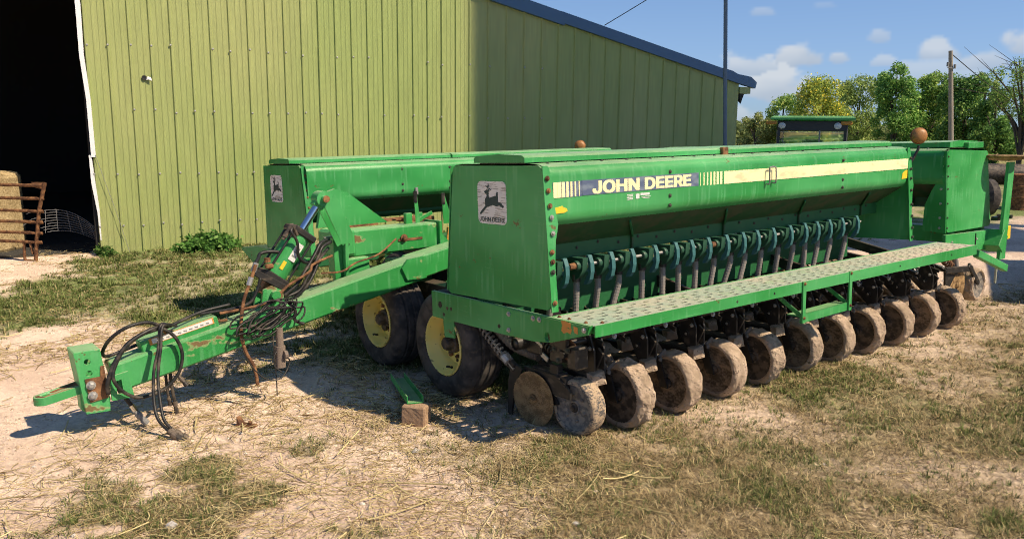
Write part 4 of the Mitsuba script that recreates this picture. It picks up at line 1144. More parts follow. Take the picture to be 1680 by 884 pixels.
# hoses and wires
HO = {
    'H1': ([(-1.815, 1.66, .68), (-1.897, 1.64, .715), (-2.01, 1.62, .705), (-2.096, 1.66, .641), (-2.122, 1.75, .557), (-2.089, 1.85, .506), (-2.017, 1.88, .51), (-1.884, 1.86, .55)], .0105, 'hose'),
    'H2': ([(-1.838, 1.62, .676), (-1.798, 1.62, .656), (-1.743, 1.62, .595), (-1.717, 1.62, .497), (-1.744, 1.62, .389), (-1.821, 1.62, .31), (-1.909, 1.62, .283), (-1.992, 1.61, .287), (-2.069, 1.60, .346), (-2.109, 1.60, .427), (-2.086, 1.61, .503), (-2.021, 1.63, .59), (-1.942, 1.64, .639), (-1.857, 1.64, .661), (-1.75, 1.70, .66), (-1.55, 1.78, .70), (-1.35, 1.80, .72)], .0105, 'hose'),
    'H3': ([(-1.75, 1.68, .66), (-1.82, 1.62, .69), (-1.86, 1.57, .56), (-1.90, 1.55, .44), (-1.925, 1.51, .30), (-1.93, 1.45, .19), (-1.90, 1.38, .13), (-1.885, 1.34, .115)], .0095, 'hose'),
    'H4': ([(-1.72, 1.68, .66), (-1.815, 1.60, .685), (-1.85, 1.56, .56), (-1.885, 1.53, .42), (-1.90, 1.48, .30), (-1.905, 1.42, .19), (-1.885, 1.37, .14), (-1.87, 1.345, .12)], .0095, 'hose'),
    'H5': ([(-1.75, 1.70, .66), (-1.868, 1.64, .669), (-1.997, 1.62, .618), (-2.07, 1.615, .541), (-2.118, 1.61, .46), (-2.14, 1.61, .393), (-2.138, 1.62, .338)], .013, 'hose'),
    'H6': ([(-2.10, 1.66, .42), (-2.07, 1.66, .33), (-2.042, 1.66, .28), (-2.007, 1.66, .211), (-1.98, 1.66, .16)], .012, 'hose'),
    'H7': ([(-1.79, 1.80, .42), (-1.78, 1.8, .339), (-1.778, 1.8, .261), (-1.772, 1.8, .181)], .009, 'hose'),
    'H8': ([(-1.76, 1.78, .42), (-1.757, 1.78, .348), (-1.754, 1.78, .24), (-1.744, 1.78, .15)], .010, 'hose'),
    'R1': ([(-1.29, 1.58, .22), (-1.295, 1.60, .333), (-1.336, 1.62, .443), (-1.35, 1.63, .572), (-1.312, 1.66, .741), (-1.251, 1.66, .882), (-1.212, 1.66, .977)], .011, 'rust'),
    'R2': ([(-1.20, 1.70, .976), (-1.16, 1.75, 1.0), (-1.124, 1.8, 1.025), (-1.058, 1.8, 1.032), (-.966, 1.8, 1.015)], .012, 'hose'),
    'R3': ([(-1.166, 1.72, .877), (-1.198, 1.72, .792), (-1.254, 1.72, .724), (-1.369, 1.74, .700), (-1.55, 1.78, .69)], .010, 'hose'),
    'R4': ([(-1.45, 1.70, .69), (-1.31, 1.68, .70), (-1.196, 1.68, .71), (-1.09, 1.68, .74), (-1.004, 1.68, .809), (-.851, 1.68, .881), (-.806, 1.70, .928), (-.6, 1.85, .95)], .009, 'rust'),
    'R5': ([(-1.05, 1.74, .72), (-.907, 1.75, .75), (-.831, 1.76, .832), (-.735, 1.78, .962), (-.688, 1.8, 1.024), (-.60, 1.85, 1.05)], .013, 'hose'),
    'R5b': ([(-1.02, 1.72, .74), (-.93, 1.72, .80), (-.86, 1.74, .87), (-.76, 1.77, .985), (-.70, 1.8, 1.05), (-.6, 1.88, 1.07)], .013, 'hose'),
    'R5c': ([(-.95, 1.74, .70), (-.86, 1.72, .78), (-.79, 1.74, .86), (-.72, 1.78, .95), (-.60, 1.9, 1.0)], .012, 'hose'),
    'R6': ([(-.92, 1.74, 1.18), (-.935, 1.72, 1.156), (-.9, 1.72, 1.088), (-.894, 1.73, .996), (-.856, 1.74, .946), (-.80, 1.78, .93)], .010, 'hose'),
    'R7': ([(-1.05, 1.62, .73), (-1.02, 1.6, .693), (-.997, 1.6, .651), (-1.007, 1.6, .601), (-.976, 1.6, .571), (-.944, 1.6, .559)], .011, 'hose'),
    'R8': ([(-1.4, 1.72, .64), (-1.6, 1.74, .63), (-1.75, 1.72, .62), (-1.80, 1.70, .64)], .010, 'rust'),
    'R9': ([(-.75, 1.70, .86), (-.55, 1.8, .84), (-.35, 1.98, .86), (-.15, 2.0, .90), (.02, 2.02, 1.0)], .007, 'rust'),
    'W1': ([(-1.15, 1.62, .55), (-1.16, 1.6, .42), (-1.165, 1.58, .25), (-1.18, 1.55, .13)], .004, 'hose'),
    'W2': ([(-1.36, 1.6, .45), (-1.30, 1.59, .32), (-1.22, 1.57, .24), (-1.13, 1.57, .24), (-1.06, 1.6, .32), (-1.08, 1.6, .36)], .005, 'hose'),
    'W3': ([(-1.10, 1.6, .42), (-1.16, 1.58, .40), (-1.18, 1.56, .33), (-1.14, 1.54, .28)], .004, 'hose'),
}
for k, (pts, r, m) in HO.items():
    D('hydraulic_hose' if k[0] != 'W' else 'hanging_wire', tube(spline(pts, 9), r, 9), m, True, label='rust coated hose' if m == 'rust' else None)
crng = np.random.default_rng(21)
for k in range(11):
    c0 = np.array([-1.17 + crng.normal(0, .05), 1.615 - .004 * k, .63 + crng.normal(0, .025)]); rx, rz = crng.uniform(.10, .19), crng.uniform(.055, .10); ph = crng.uniform(0, 6)
    t = np.linspace(0, 2 * math.pi * crng.uniform(.75, 1.0), 26) + ph
    pts = np.stack([c0[0] + rx * np.cos(t) + .05 * np.sin(t), c0[1] + .02 * np.sin(2 * t + ph) + .0 * t, c0[2] + rz * np.sin(t) + .04 * np.cos(t) + .008 * np.sin(5 * t)], 1)
    D('wiring_coil__loop', tube(pts, crng.choice([.0045, .006, .0075]), 6), 'hose', True)
for k, (a, b, r) in enumerate((((-1.885, 1.34, .115), (-1.835, 1.295, .062), .024), ((-1.87, 1.345, .12), (-1.81, 1.325, .068), .021), ((-1.99, 1.66, .175), (-1.945, 1.66, .105), .02), ((-1.746, 1.78, .165), (-1.741, 1.78, .085), .014), ((-1.772, 1.8, .19), (-1.768, 1.8, .14), .014), ((-1.74, 1.62, .35), (-1.71, 1.60, .30), .014))):
    a, b = np.array(a), np.array(b); d = (b - a)
    D('hose_coupling', tube([a - d * .3, a, a + d * .02, a + d * .35, a + d * .36, a + d * .6, a + d * .62, b], [r * .7, r * .7, r, r, r * .8, r * .8, r * 1.05, r * 1.05], 12), 'light_grey' if k == 2 else 'plate', 30)
D('hose_coupling__sleeve', tube([(-2.02, 1.66, .235), (-2.0, 1.66, .195)], .0155, 10), 'chrome', 30)
D('hose_fitting', cat([tube([(-1.225, 1.68, .93), (-1.20, 1.68, .985)], .018, 8), tube([(-1.265, 1.665, .85), (-1.245, 1.665, .90)], .018, 8)]), 'zinc', 30)
D('hose_fitting', cat([bx(-1.12, -1.07, 1.72, 1.76, .93, .96, .006), tube([(-1.1, 1.75, .97), (-1.1, 1.75, 1.0)], .02, 8)]), 'rust')
# parking jack
D('parking_jack__tube', cat([tube([(-1.115, 1.60, .56), (-1.118, 1.60, .42)], .024, 12), tube([(-1.118, 1.60, .44), (-1.125, 1.60, .30)], .034, 12)]), 'jack', 30)
D('parking_jack__knob', tube([(-1.11, 1.56, .385), (-1.09, 1.56, .385)], .028, 10), 'jack', 30)

# warning lamps and marker arm of the centre section
for x, y in ((4.3, .11), (4.3, 4.53)):
    nm = num(f'{G}__warning_lamp')
    ax = np.array([-.62, -.78, .0]) if True else None
    add(nm + '__lens', lathe([(0, .052), (.03, .05), (.052, .042), (.066, .025), (.069, .0), (.066, -.025), (.06, -.042), (0, -.05)], 28), 'mat_amber', 40, MD @ fr((x, y, 1.655), (-.62, -.78, 0)))
    add(nm + '__rim', lathe([(.066, -.008), (.075, -.006), (.075, .006), (.066, .008)], 28), 'mat_rust', 40, MD @ fr((x, y, 1.655), (-.62, -.78, 0)))
    add(nm + '__stalk', tube(spline([(x, y, 1.57), (x, y, 1.54), (x - .02, y + .03, 1.46), (x - .05, y + .05, 1.40)], 4), .012, 8), 'mat_black', True, MD)
MA = 'marker_arm'
D(MA + '__post', hull([(6.0, -.02, 1.36), (6.14, -.02, 1.36), (5.90, -.02, .37), (6.04, -.02, .37), (6.0, .01, 1.36), (6.14, .01, 1.36), (5.90, .01, .37), (6.04, .01, .37)]), 'green')
add(f'{G}__{MA}__disc', lathe([(0, -.035), (.10, -.03), (.22, -.0), (.235, .02), (.23, .026), (.1, .012), (0, .008)], 40), 'mat_disc', 40, MD @ fr((6.08, .06, 1.405), (.02, -.03, 1)), label='flat tan marker disc lying on the post')
D(MA + '__bracket', cat([bx(6.0, 6.2, .06, .12, .76, .80), tube([(6.1, -.04, .80), (6.1, .1, .80)], .02, 10)]), 'black')
D(MA + '__link', beam((5.9, .12, .60), (6.0, .12, .52), .3, .2), 'green')
D(MA + '__reflector', bx(6.12, 6.2, .0, .02, .56, .70, .004), 'yellow')
D(MA + '__rod', tube([(5.95, .02, .38), (5.93, .02, .12)], .012, 8), 'step', True)
D('rear_step', bx(5.95, 6.05, .2, .5, .55, .70), 'green')

# ------------------------------------------------------------------ loose things round the drill
def gpt(x, y, h=0.0):
    return np.array([x, y, float(gz(np.array(x), np.array(y))) + h])


p = gpt(-.57, 4.57)
m = bx(-.075, .075, -.055, .055, -.02, .125, .008)
v, f = arr(trimesh.Trimesh(*arr(m)).subdivide().subdivide().subdivide()); v = v + (meshkit.fbm(v * 30, 3) - .5)[:, None] * .008
Mr = np.eye(4); a = math.radians(-16); Mr[:2, :2] = [[math.cos(a), -math.sin(a)], [math.sin(a), math.cos(a)]]; Mr[:3, 3] = p
add('wooden_block', (v, f), 'mat_wood', False, Mr); lab('wooden_block', 'short weathered wooden block under the end of a green steel bar', 'wooden block')
K = 'steel_channel'
lab(K, 'green steel channel lying on the grass with one end on a wooden block', 'steel channel')
a, b = gpt(-.575, 4.57, .128), gpt(-.80, 5.38, .03)
d = (b - a) / np.linalg.norm(b - a); s_ = np.cross(d, (0, 0, 1)); s_ /= np.linalg.norm(s_); u = np.cross(s_, d)
Mc = np.eye(4); Mc[:3, 0], Mc[:3, 1], Mc[:3, 2], Mc[:3, 3] = d, s_, u, a
L = np.linalg.norm(b - a)
add(K + '__web', bx(0, L, -.05, .05, 0, .006), 'mat_green', False, Mc); add(K + '__flange', bx(0, L, -.05, -.044, .0062, .045), 'mat_green', False, Mc); add(K + '__flange', bx(0, L, .044, .05, .0062, .045), 'mat_green', False, Mc)
p = gpt(-1.58, 4.50)
m = cat([hull([(-.06, -.03, -.01), (.06, -.02, -.01), (.06, .03, -.01), (-.05, .03, -.01), (-.06, -.03, .014), (.06, -.02, .016), (.055, .03, .016), (-.05, .03, .018)]), hull([(-.055, -.02, .01), (-.025, -.02, .01), (-.055, .02, .01), (-.02, .02, .01), (-.06, -.01, .06), (-.04, .01, .058), (-.05, .01, .062)]), tube([(.02, 0, .02), (.03, 0, .035)], .012, 8)])
Mr[:3, 3] = p; add('iron_bracket', m, 'mat_rust', False, Mr); lab('iron_bracket', 'small rusty iron bracket lying on bare dirt left of the wooden block', 'iron bracket')

# rusty pipe gate at the barn door
K = 'pipe_gate'
lab(K, 'rusty tubular livestock gate standing in the barn doorway', 'gate')
A, B = np.array([-6.62, 11.02]), np.array([-9.6, 11.75])
A3 = lambda h, t=0.0: np.array([A[0] + (B[0] - A[0]) * t, A[1] + (B[1] - A[1]) * t, -.2 + h])
for h in (1.10, .915, .74, .585, .43, .30):
    off = .19 * (h - .1)
    add(K + '__rail', tube([A3(h, -.05 * (h - .1) + .012), A3(h - .02, .5), A3(h - .02, 1)], .022, 10), 'mat_rust', True)
add(K + '__upright', tube([A3(.02, .045), A3(.3, .03), A3(.75, .0), A3(1.14, -.045)], .026, 10), 'mat_rust', True)
add(K + '__upright', tube([A3(0, 1), A3(1.14, 1)], .026, 10), 'mat_rust', True)
add(K + '__foot', tube(spline([A3(.30, .10), A3(.10, .105), A3(.03, .10), A3(.03, .06), A3(.05, .045)], 4), .02, 9), 'mat_rust', True)
add(K + '__foot', tube([A3(.30, .07), A3(.12, .055)], .018, 8), 'mat_rust', True)
add(K + '__corner_plate', prism([(0, 0), (.16, 0), (.16, -.1), (.06, -.08)], 0, .01, 'xz'), 'mat_rust', False, (lambda M: (M.__setitem__((slice(0, 3), 3), A3(1.14, .03)), M)[1])(np.eye(4)))

# round bale
K = 'round_hay_bale'
def f_hay(p, n, uv):
    a = fb(p.x * 9, p.y * 9, p.z * 9, 2); b = nz(p.x * 160, p.y * 160, p.z * 40); e = nz(p.x * 40, p.y * 40, p.z * 170)
    return mx(C(.20, .145, .07), C(.50, .40, .23), ss(.25, .8, b * .4 + e * .35 + a * .25))
mat('hay', princ(P_(f_hay), .95, .1))
v, f = lathe([(0, 0), (.5, .0), (.62, .02), (.66, .08), (.66, 1.15), (.62, 1.21), (.5, 1.23), (0, 1.25)], 90)
v = v + (meshkit.fbm(v * 14, 4) - .5)[:, None] * .05 * np.sign(v)
Mh = np.eye(4); Mh[:3, 3] = gpt(-8.30, 12.12, -.02)
add(K, (v, f), 'mat_hay', False, Mh); lab(K, 'upright round hay bale behind the rusty gate in the doorway', 'hay bale')
m = cat([tube([(.05, 0, 0), (.12, .0, .12)], .008, 6), trimesh.creation.icosphere(1, .025)]); m = (arr(m)[0] * 1.0, arr(m)[1])
# crumpled wire panel
K = 'wire_panel'
lab(K, 'bent welded wire panel sagging in the dark doorway beside the gate', 'wire panel')
o0 = np.array([-6.95, 11.95, -.2])
ex = np.array([.84, .18, 0]); ez = np.array([0, 0, 1.0])
def wp(u, v):
    """u along, v across, both 0..1"""
    return o0 + ex * (-.35 + 1.15 * u) + ez * (.60 + .18 * math.sin(u * 2.2) - .52 * u * u - v * .34 + .06 * v * u) + np.array([.0, .35, 0]) * v * (u - .3)
for k in range(9):
    add(K + '__strand', tube([wp(u, k / 8 * 1.0) for u in np.linspace(.12 + .04 * (k % 3), 1, 14)], .005, 5), 'mat_light_grey', True)
for k in range(6):
    add(K + '__cross_strand', tube([wp(.18 + .15 * k, v) for v in np.linspace(-.02, 1.02, 7)], .005, 5), 'mat_light_grey', True)
add(K + '__strand', tube(spline([wp(.12, .3), wp(.0, .22), wp(-.12, .34)], 4), .005, 5), 'mat_light_grey', True)
add(K + '__strand', tube(spline([wp(.12, .05), wp(-.02, -.1), wp(-.10, -.12)], 4), .005, 5), 'mat_light_grey', True)

# poles and lines
K = 'steel_mast'
lab(K, 'thin blue grey steel mast rising beside the barn corner', 'mast')
add(K, tube([(3.97, 15.0, -.2), (3.96, 15.0, 1.5), (3.895, 15, 2.64), (3.62, 15.0, 8.0)], .036, 10), 'mat_steel_mast', True)
K = 'utility_pole'
lab(K, 'leaning grey wooden utility pole in front of the trees', 'utility pole')
add(K + '__pole', tube([(21.95, 40, -.5), (21.82, 40, 1.3), (21.32, 40, 5.75)], [.125, .12, .095], 12), 'mat_pole', 40)
add(K + '__insulator', tube([(21.2, 39.9, 5.0), (21.2, 39.9, 5.2)], .06, 8), 'mat_light_grey', 30)
add(K + '__insulator', tube([(21.55, 39.9, 4.9), (21.55, 39.9, 5.1)], .06, 8), 'mat_light_grey', 30)
add(K + '__bracket', beam((21.2, 39.9, 4.95), (21.5, 39.9, 4.9), .05, .05), 'mat_light_grey')
lab('power_line', 'thin overhead wire running up from behind the barn roof', 'overhead wire')
t = np.linspace(0, 1, 24)[:, None]
a, b = np.array([4.1, 30.0, 6.05]), np.array([7.9, 27.0, 8.4])
pts = a + (b - a) * (t * 1.5 - .2); pts[:, 2] -= .12 * np.sin(np.pi * t[:, 0])
add('power_line', tube(pts, .016, 5), 'mat_hose', True)
lab('power_line_001', 'wire descending to the right from the wooden utility pole', 'overhead wire')
a, b = np.array([21.45, 40, 5.55]), np.array([36, 52, 2.2])
scene['power_line_001'] = mikit.ply(tube(a + (b - a) * t - np.array([0, 0, .5]) * np.sin(np.pi * t), .022, 5), 'mat_hose', smooth=True)

# ------------------------------------------------------------------ tractor behind the drill
K = 'tractor'
lab(K, 'green roofed tractor with dark glazed cab parked behind the drill', 'tractor')
MT = np.eye(4); a = math.radians(-22); MT[:2, :2] = [[math.cos(a), -math.sin(a)], [math.sin(a), math.cos(a)]]; MT[:3, :3] = MT[:3, :3] @ np.diag([.97, .9, .87]); MT[:3, 3] = (7.55, 20.3, -.12)
def TR(k, m, mt, sm=False): return add(K + '__' + k, m, 'mat_' + mt, sm, MT)
# local: -y is towards the camera (front of the cab glass), x right
TR('roof', hull([(x * sx, y * sy, z) for x in (-1, 1) for y in (-1, 1) for sx, sy, z in ((.92, .86, 2.60), (1.0, .92, 2.55), (1.0, .92, 2.50), (.9, .85, 2.47))]), 'green')
TR('cab_header', bx(-.84, .84, -.80, .80, 2.18, 2.468, .02), 'tractor_dark')
for x, y in ((-.80, -.76), (.80, -.76), (-.80, .76), (.80, .76)):
    TR('cab_post', beam((x, y, 2.2), (x * .98, y * 1.06, 1.1), .07, .07), 'tractor_dark')
TR('cab_post', bx(.17, .21, -.80, -.76, 1.1, 2.2), 'light_grey')
TR('windscreen', bx(-.75, .75, -.785, -.782, 1.2, 2.17), 'glass')
TR('side_window', bx(.80, .803, -.70, .70, 1.2, 2.17), 'glass')
TR('rear_window', bx(-.75, .75, .782, .785, 1.2, 2.17), 'glass')
TR('seat', cat([bx(-.25, .25, -.1, .4, 1.2, 1.35, .05), bx(-.25, .25, .3, .42, 1.35, 1.95, .05)]), 'tractor_dark')
TR('steering_column', beam((0, -.3, 1.1), (0, -.45, 1.6), .08, .08), 'tractor_dark')
TR('wiper', beam((-.72, -.80, 1.95), (-.45, -.80, 1.6), .02, .02), 'light_grey')
for x in (-.72, .60):
    TR('work_light', xf(lathe([(.085, 0), (.09, .03), (.06, .045), (0, .05)], 16), fr((x, -.80, 2.33), (0, -1, 0))), 'lamp_glass', 40)
for x in (-.98, .80):
    TR('indicator', bx(x - .13, x + .13, -.86, -.75, 2.36, 2.46, .02), 'orange')
TR('body', cat([bx(-.85, .85, -.8, .85, .8, 1.15, .04), bx(-.42, .42, -2.9, -.8, .75, 1.3, .08)]), 'green')
TR('fender', cat([bx(-1.05, -.8, -.6, .9, 1.2, 1.35, .05), bx(.8, 1.05, -.6, .9, 1.2, 1.35, .05)]), 'green')
for x in (-1.1, .7):
    TR('wheel', xf(lathe([(.5, 0), (.82, .0), (.86, .06), (.86, .38), (.82, .44), (.5, .44), (.4, .3), (0, .28)], 32, 'x'), (lambda M: (M.__setitem__((slice(0, 3), 3), (x, .2, .84)), M)[1])(np.eye(4))), 'tyre', 40)
for x in (-.85, .55):
    TR('wheel', xf(lathe([(.3, 0), (.52, .0), (.56, .06), (.56, .26), (.52, .3), (.3, .3), (0, .2)], 32, 'x'), (lambda M: (M.__setitem__((slice(0, 3), 3), (x, -2.3, .54)), M)[1])(np.eye(4))), 'tyre', 40)

# ------------------------------------------------------------------ things in the yard at the far right
K = 'storage_tank'
lab(K, 'dark weathered cylindrical tank on a rusty cradle at right edge', 'tank')
c0 = np.array([12.6, 20.3, .75])
add(K + '__shell', tube([c0 + (-1.3, .2, 0), c0 + (-1.25, .2, 0), c0 + (2.2, -.4, 0), c0 + (2.3, -.4, 0)], [.2, .27, .27, .2], 20), 'mat_plate', 40)
for dx in (-.9, .3, 1.5):
    q = c0 + (dx, .2 - .17 * (dx + 1.3), -.2)
    add(K + '__cradle_leg', beam(q, q + (-.2, 0, -.78), .07, .07), 'mat_rust'); add(K + '__cradle_leg', beam(q, q + (.2, .1, -.78), .07, .07), 'mat_rust')
lab('rusty_drum', 'rusty brown steel drum standing in the yard at right edge', 'drum')
v, f = lathe([(0, 0), (.34, 0), (.35, .02), (.34, .04), (.34, .3), (.355, .32), (.34, .34), (.34, .58), (.355, .6), (.34, .62), (.34, .84), (.35, .86), (.33, .88), (0, .87)], 32)
Mq = np.eye(4); Mq[:3, 3] = gpt(12.62, 19.75); add('rusty_drum', (v, f), 'mat_rust', 40, Mq)
K = 'old_wheel'
lab(K, 'dark old tyre standing behind the green marker post', 'tyre')
Mq = np.eye(4); Mq[:3, 3] = gpt(10.75, 18.2, .42); add(K, (lambda m: (m[0], m[1][:, ::-1]))(lathe([(.2, 0), (.36, -.02), (.42, .05), (.42, .2), (.36, .25), (.2, .24)], 32, 'x')), 'mat_tyre', 40, Mq)

# ------------------------------------------------------------------ unseen bin on legs, added out of view to shade the barn wall
lab('grain_bin', 'unseen bin on legs added to shade the barn wall', 'shade blocker')
ud = np.array([math.sin(SUN_AZ), math.cos(SUN_AZ)]); un = np.array([-ud[1], ud[0]])
c2 = np.array([-.80, 15.12]) + ud * 23 + un * 3.3
h0 = 18.3
Mq = np.eye(4); Mq[:3, 3] = (c2[0], c2[1], -.5)
add('grain_bin__shell', lathe([(0, h0), (3.3, h0), (3.3, h0 + 15), (3.4, h0 + 15.1), (3.2, h0 + 15.3)], 64), 'mat_concrete', 40, Mq)
add('grain_bin__roof', lathe([(3.3, h0 + 15.3), (1.6, h0 + 16.5), (0, h0 + 17)], 48), 'mat_light_grey', 40, Mq)
for k in range(4):
    a = .4 + k * math.pi / 2
    add('grain_bin__leg', tube([(2.9 * math.cos(a), 2.9 * math.sin(a), 0), (2.9 * math.cos(a), 2.9 * math.sin(a), h0 + .1)], .16, 10), 'mat_light_grey', True, Mq)
# unseen high-sided trailer, added out of view to shade the ground at right
K = 'grain_trailer'
lab(K, 'unseen grey high sided box on wheels added to shade the yard', 'shade_blocker')
MQ = np.eye(4); a = math.radians(90 - 30); MQ[:2, :2] = [[math.cos(a), -math.sin(a)], [math.sin(a), math.cos(a)]]; MQ[:3, 3] = gpt(7.15, 7.35)
add(K + '__body', hull([(x, y, z) for x in (0, 3.6) for y, z in ((-.1, 2.5), (-2.2, 2.5), (-.45, 1.0), (-1.85, 1.0))]), 'mat_light_grey', False, MQ)
add(K + '__chassis', bx(-1.2, 3.4, -1.6, -.7, .75, .98), 'mat_rust', False, MQ)
for x in (.8, 2.6):
    for y in (-.55, -2.0):
        add(K + '__wheel', xf(lathe([(0, .04), (.25, .04), (.42, .0), (.45, .06), (.45, .2), (.42, .26), (0, .22)], 28, 'y'), (lambda M: (M.__setitem__((slice(0, 3), 3), (x, y, .45)), M)[1])(np.eye(4))), 'mat_tyre', 40, MQ)

# ------------------------------------------------------------------ trees
def vcol(): return {'type': 'mesh_attribute', 'name': 'vertex_color'}


scene['mat_leaf'] = {'type': 'principledthin', 'base_color': vcol(), 'roughness': .6, 'diff_trans': .55, 'spec_trans': 0.0, 'eta': 1.3}
scene['mat_blade'] = {'type': 'twosided', 'bsdf': {'type': 'diffuse', 'reflectance': vcol()}}


def leaves(cent, size, col, rng, upb=.35):
    n = len(cent)
    nn = rng.normal(size=(n, 3)); nn[:, 2] += upb; nn /= np.linalg.norm(nn, axis=1, keepdims=True)
    t = np.cross(nn, rng.normal(size=(n, 3))); t /= np.linalg.norm(t, axis=1, keepdims=True); b = np.cross(nn, t)
    s = (size * rng.uniform(.6, 1.35, n))[:, None]
    V = np.stack([cent - t * s, cent - b * s * .55, cent + t * s, cent + b * s * .55], 1).reshape(-1, 3)
    i = np.arange(n)[:, None] * 4
    F = np.vstack([i + [0, 1, 2], i + [0, 2, 3]])
    return V, F, np.repeat(col, 4, 0)


def tree(key, x, y, h, w, n, cols, label, size=.16, nb=16, seed=0, low=.12, top=0.5, trunk=.16, group='trees behind the yard', sparse=False, dens=1.0, cat_='tree'):
    rng = np.random.default_rng(seed)
    key = num(key)
    base = gpt(x, y, -.1)
    lab(key, label, cat_, group)
    # clump centres in an egg-shaped envelope
    cs, rs = [], []
    for i in range(int(nb * 1.7)):
        t = rng.uniform(low, .86); ww = w * (math.sin(math.pi * min(1, (t - low) / (1 - low) * .86 + .13)) ** .7)
        a = rng.uniform(0, 6.28); rr = ww * .5 * math.sqrt(rng.uniform(.05, 1)) * .8
        cs.append((rr * math.cos(a), rr * math.sin(a), t * h)); rs.append(rng.uniform(.08, .165) * min(w, h) * (.75 if sparse else 1))
    cs.append((rng.normal(0, .1) * w, 0, h * .88)); rs.append(.10 * w)
    cs, rs = np.array(cs), np.array(rs)
    k = rng.choice(len(cs), n, p=rs ** 2 / (rs ** 2).sum())
    d = rng.normal(size=(n, 3)); d /= np.linalg.norm(d, axis=1, keepdims=True)
    rad = rng.uniform(.25, 1.0, n) ** .5
    P = cs[k] + d * (rs[k] * rad * (1 + .35 * rng.normal(size=n) * .6))[:, None]
    P[:, 2] = np.maximum(P[:, 2], .02 * h); P += base
    c1, c2, c3 = np.array(cols, float)
    m = np.clip(rng.normal(.5, .28, n) + (meshkit.noise(P * .9) - .5) * .8, 0, 1)[:, None]
    col = c1 * (1 - m) + c2 * m
    s3 = (rng.random(n) < .16)[:, None]; col = np.where(s3, c3, col) * rng.uniform(.65, 1.3, (n, 1)) * np.array([4.6, 4.5, 4.6])
    V, F, Cc = leaves(P, size * .66, col, rng)
    scene[key + '__crown'] = mikit.ply((V, F), 'mat_leaf', color=Cc)
    bm = [tube(spline([base, base + (rng.normal(0, .02) * h, 0, h * .3), base + (rng.normal(0, .04) * h, 0, h * .6), base + (0, 0, h * .85)], 4), np.linspace(trunk, trunk * .2, 13), 8)]
    for c in cs[rng.permutation(len(cs))[:min(len(cs), 22 if sparse else 10)]]:
        z0 = rng.uniform(.12, .5) * min(h * .8, c[2]); e = base + c
        bm.append(tube(spline([base + (0, 0, z0), base + (c[0] * .35, c[1] * .35, z0 + (c[2] - z0) * .55), e, e + (c[0] * .12, c[1] * .1, h * .06)], 4), np.linspace(trunk * .5, trunk * .08, 13), 5))
        if sparse:
            for q in range(4):
                dv = rng.normal(size=3) * .14 * w; dv[2] = abs(dv[2])
                bm.append(tube([e, e + dv * .5, e + dv], [trunk * .14, trunk * .1, trunk * .05], 4))
    add(key + '__trunk', cat(bm), 'mat_bark', True)


DG = [(.018, .040, .012), (.045, .085, .022), (.085, .12, .035)]
MG = [(.035, .065, .018), (.075, .115, .03), (.13, .15, .045)]
OL = [(.045, .065, .02), (.085, .115, .036), (.12, .14, .05)]
YG = [(.05, .075, .02), (.10, .12, .025), (.20, .17, .025)]
def at(px, dist):      # azimuth in degrees of a tree, distance in metres
    a = math.radians(px); return dist * math.sin(a), dist * math.cos(a)
tree('dark_shrub', *at(16.8, 70), 3.9, 3.6, 6250, [(.04, .055, .02), (.08, .095, .035), (.12, .12, .05)], 'low brownish shrub at the barn corner', .14, 14, 1, .05, group='trees behind the yard', cat_='shrub')
tree('light_tree', *at(18.5, 72), 5.6, 4.6, 10000, MG, 'light green small tree left of the yellow tree', .15, 18, 2, .08)
tree('yellow_tree', *at(20.6, 68), 6.6, 5.8, 16250, YG, 'tree with yellow flowering top behind the tractor', .15, 24, 3, .08)
tree('olive_tree', *at(23.2, 78), 7.6, 5.6, 15000, OL, 'rounded olive green tree right of the yellow tree', .15, 22, 4, .10)
tree('tall_tree', *at(25.3, 70), 8.1, 4.6, 18750, [(.028, .060, .016), (.06, .11, .028), (.11, .15, .045)], 'tallest dark green tree with twin tops right of the tractor', .16, 26, 5, .06)
tree('green_tree', *at(27.4, 72), 7.4, 4.6, 16250, MG, 'mid green pointed tree between tall tree and dark tree', .16, 22, 6, .06)
tree('dark_tree', *at(29.3, 68), 6.6, 4.6, 16250, DG, 'dark green tree just left of the utility pole', .16, 22, 7, .05)
tree('dark_tree', *at(30.9, 66), 5.4, 4.2, 12500, DG, 'lower dark tree just right of the utility pole', .16, 18, 8, .04)
tree('feathery_tree', *at(30.0, 95), 9.0, 4.2, 6250, OL, 'thin feathery tree top behind the utility pole', .16, 16, 9, .2, sparse=True)
tree('bare_tree', *at(32.3, 58), 7.0, 5.4, 6500, MG, 'half bare tree with open branches near the right edge', .10, 26, 10, .45, trunk=.17, sparse=True)
tree('edge_tree', *at(34.6, 56), 6.9, 4.4, 16250, [(.025, .05, .014), (.06, .09, .02), (.17, .17, .03)], 'dense dark tree at the right edge of the picture', .14, 22, 11, .05)
tree('edge_tree', *at(37.5, 60), 7, 5, 11250, DG, 'dark green tree beyond the right edge', .16, 20, 12, .05)
rng = np.random.default_rng(44)
n = 26000
az = np.radians(rng.uniform(10, 60, n)); ds = 120 + rng.normal(0, 4, n); hh = (1.2 + 3.2 * meshkit.fbm(np.stack([az * 30, az * 0, az * 0], -1), 3)) * rng.random(n) ** .7
Pp = np.stack([ds * np.sin(az), ds * np.cos(az), hh - .4], 1)
m = rng.random((n, 1)); V, F, Cc = leaves(Pp, .34, np.array([.10, .15, .06]) * (1 - m) + np.array([.25, .30, .12]) * m, rng)
scene['distant_thicket'] = mikit.ply((V, F), 'mat_leaf', color=Cc); lab('distant_thicket', 'low far band of bushes along the horizon', 'thicket', kind='stuff')

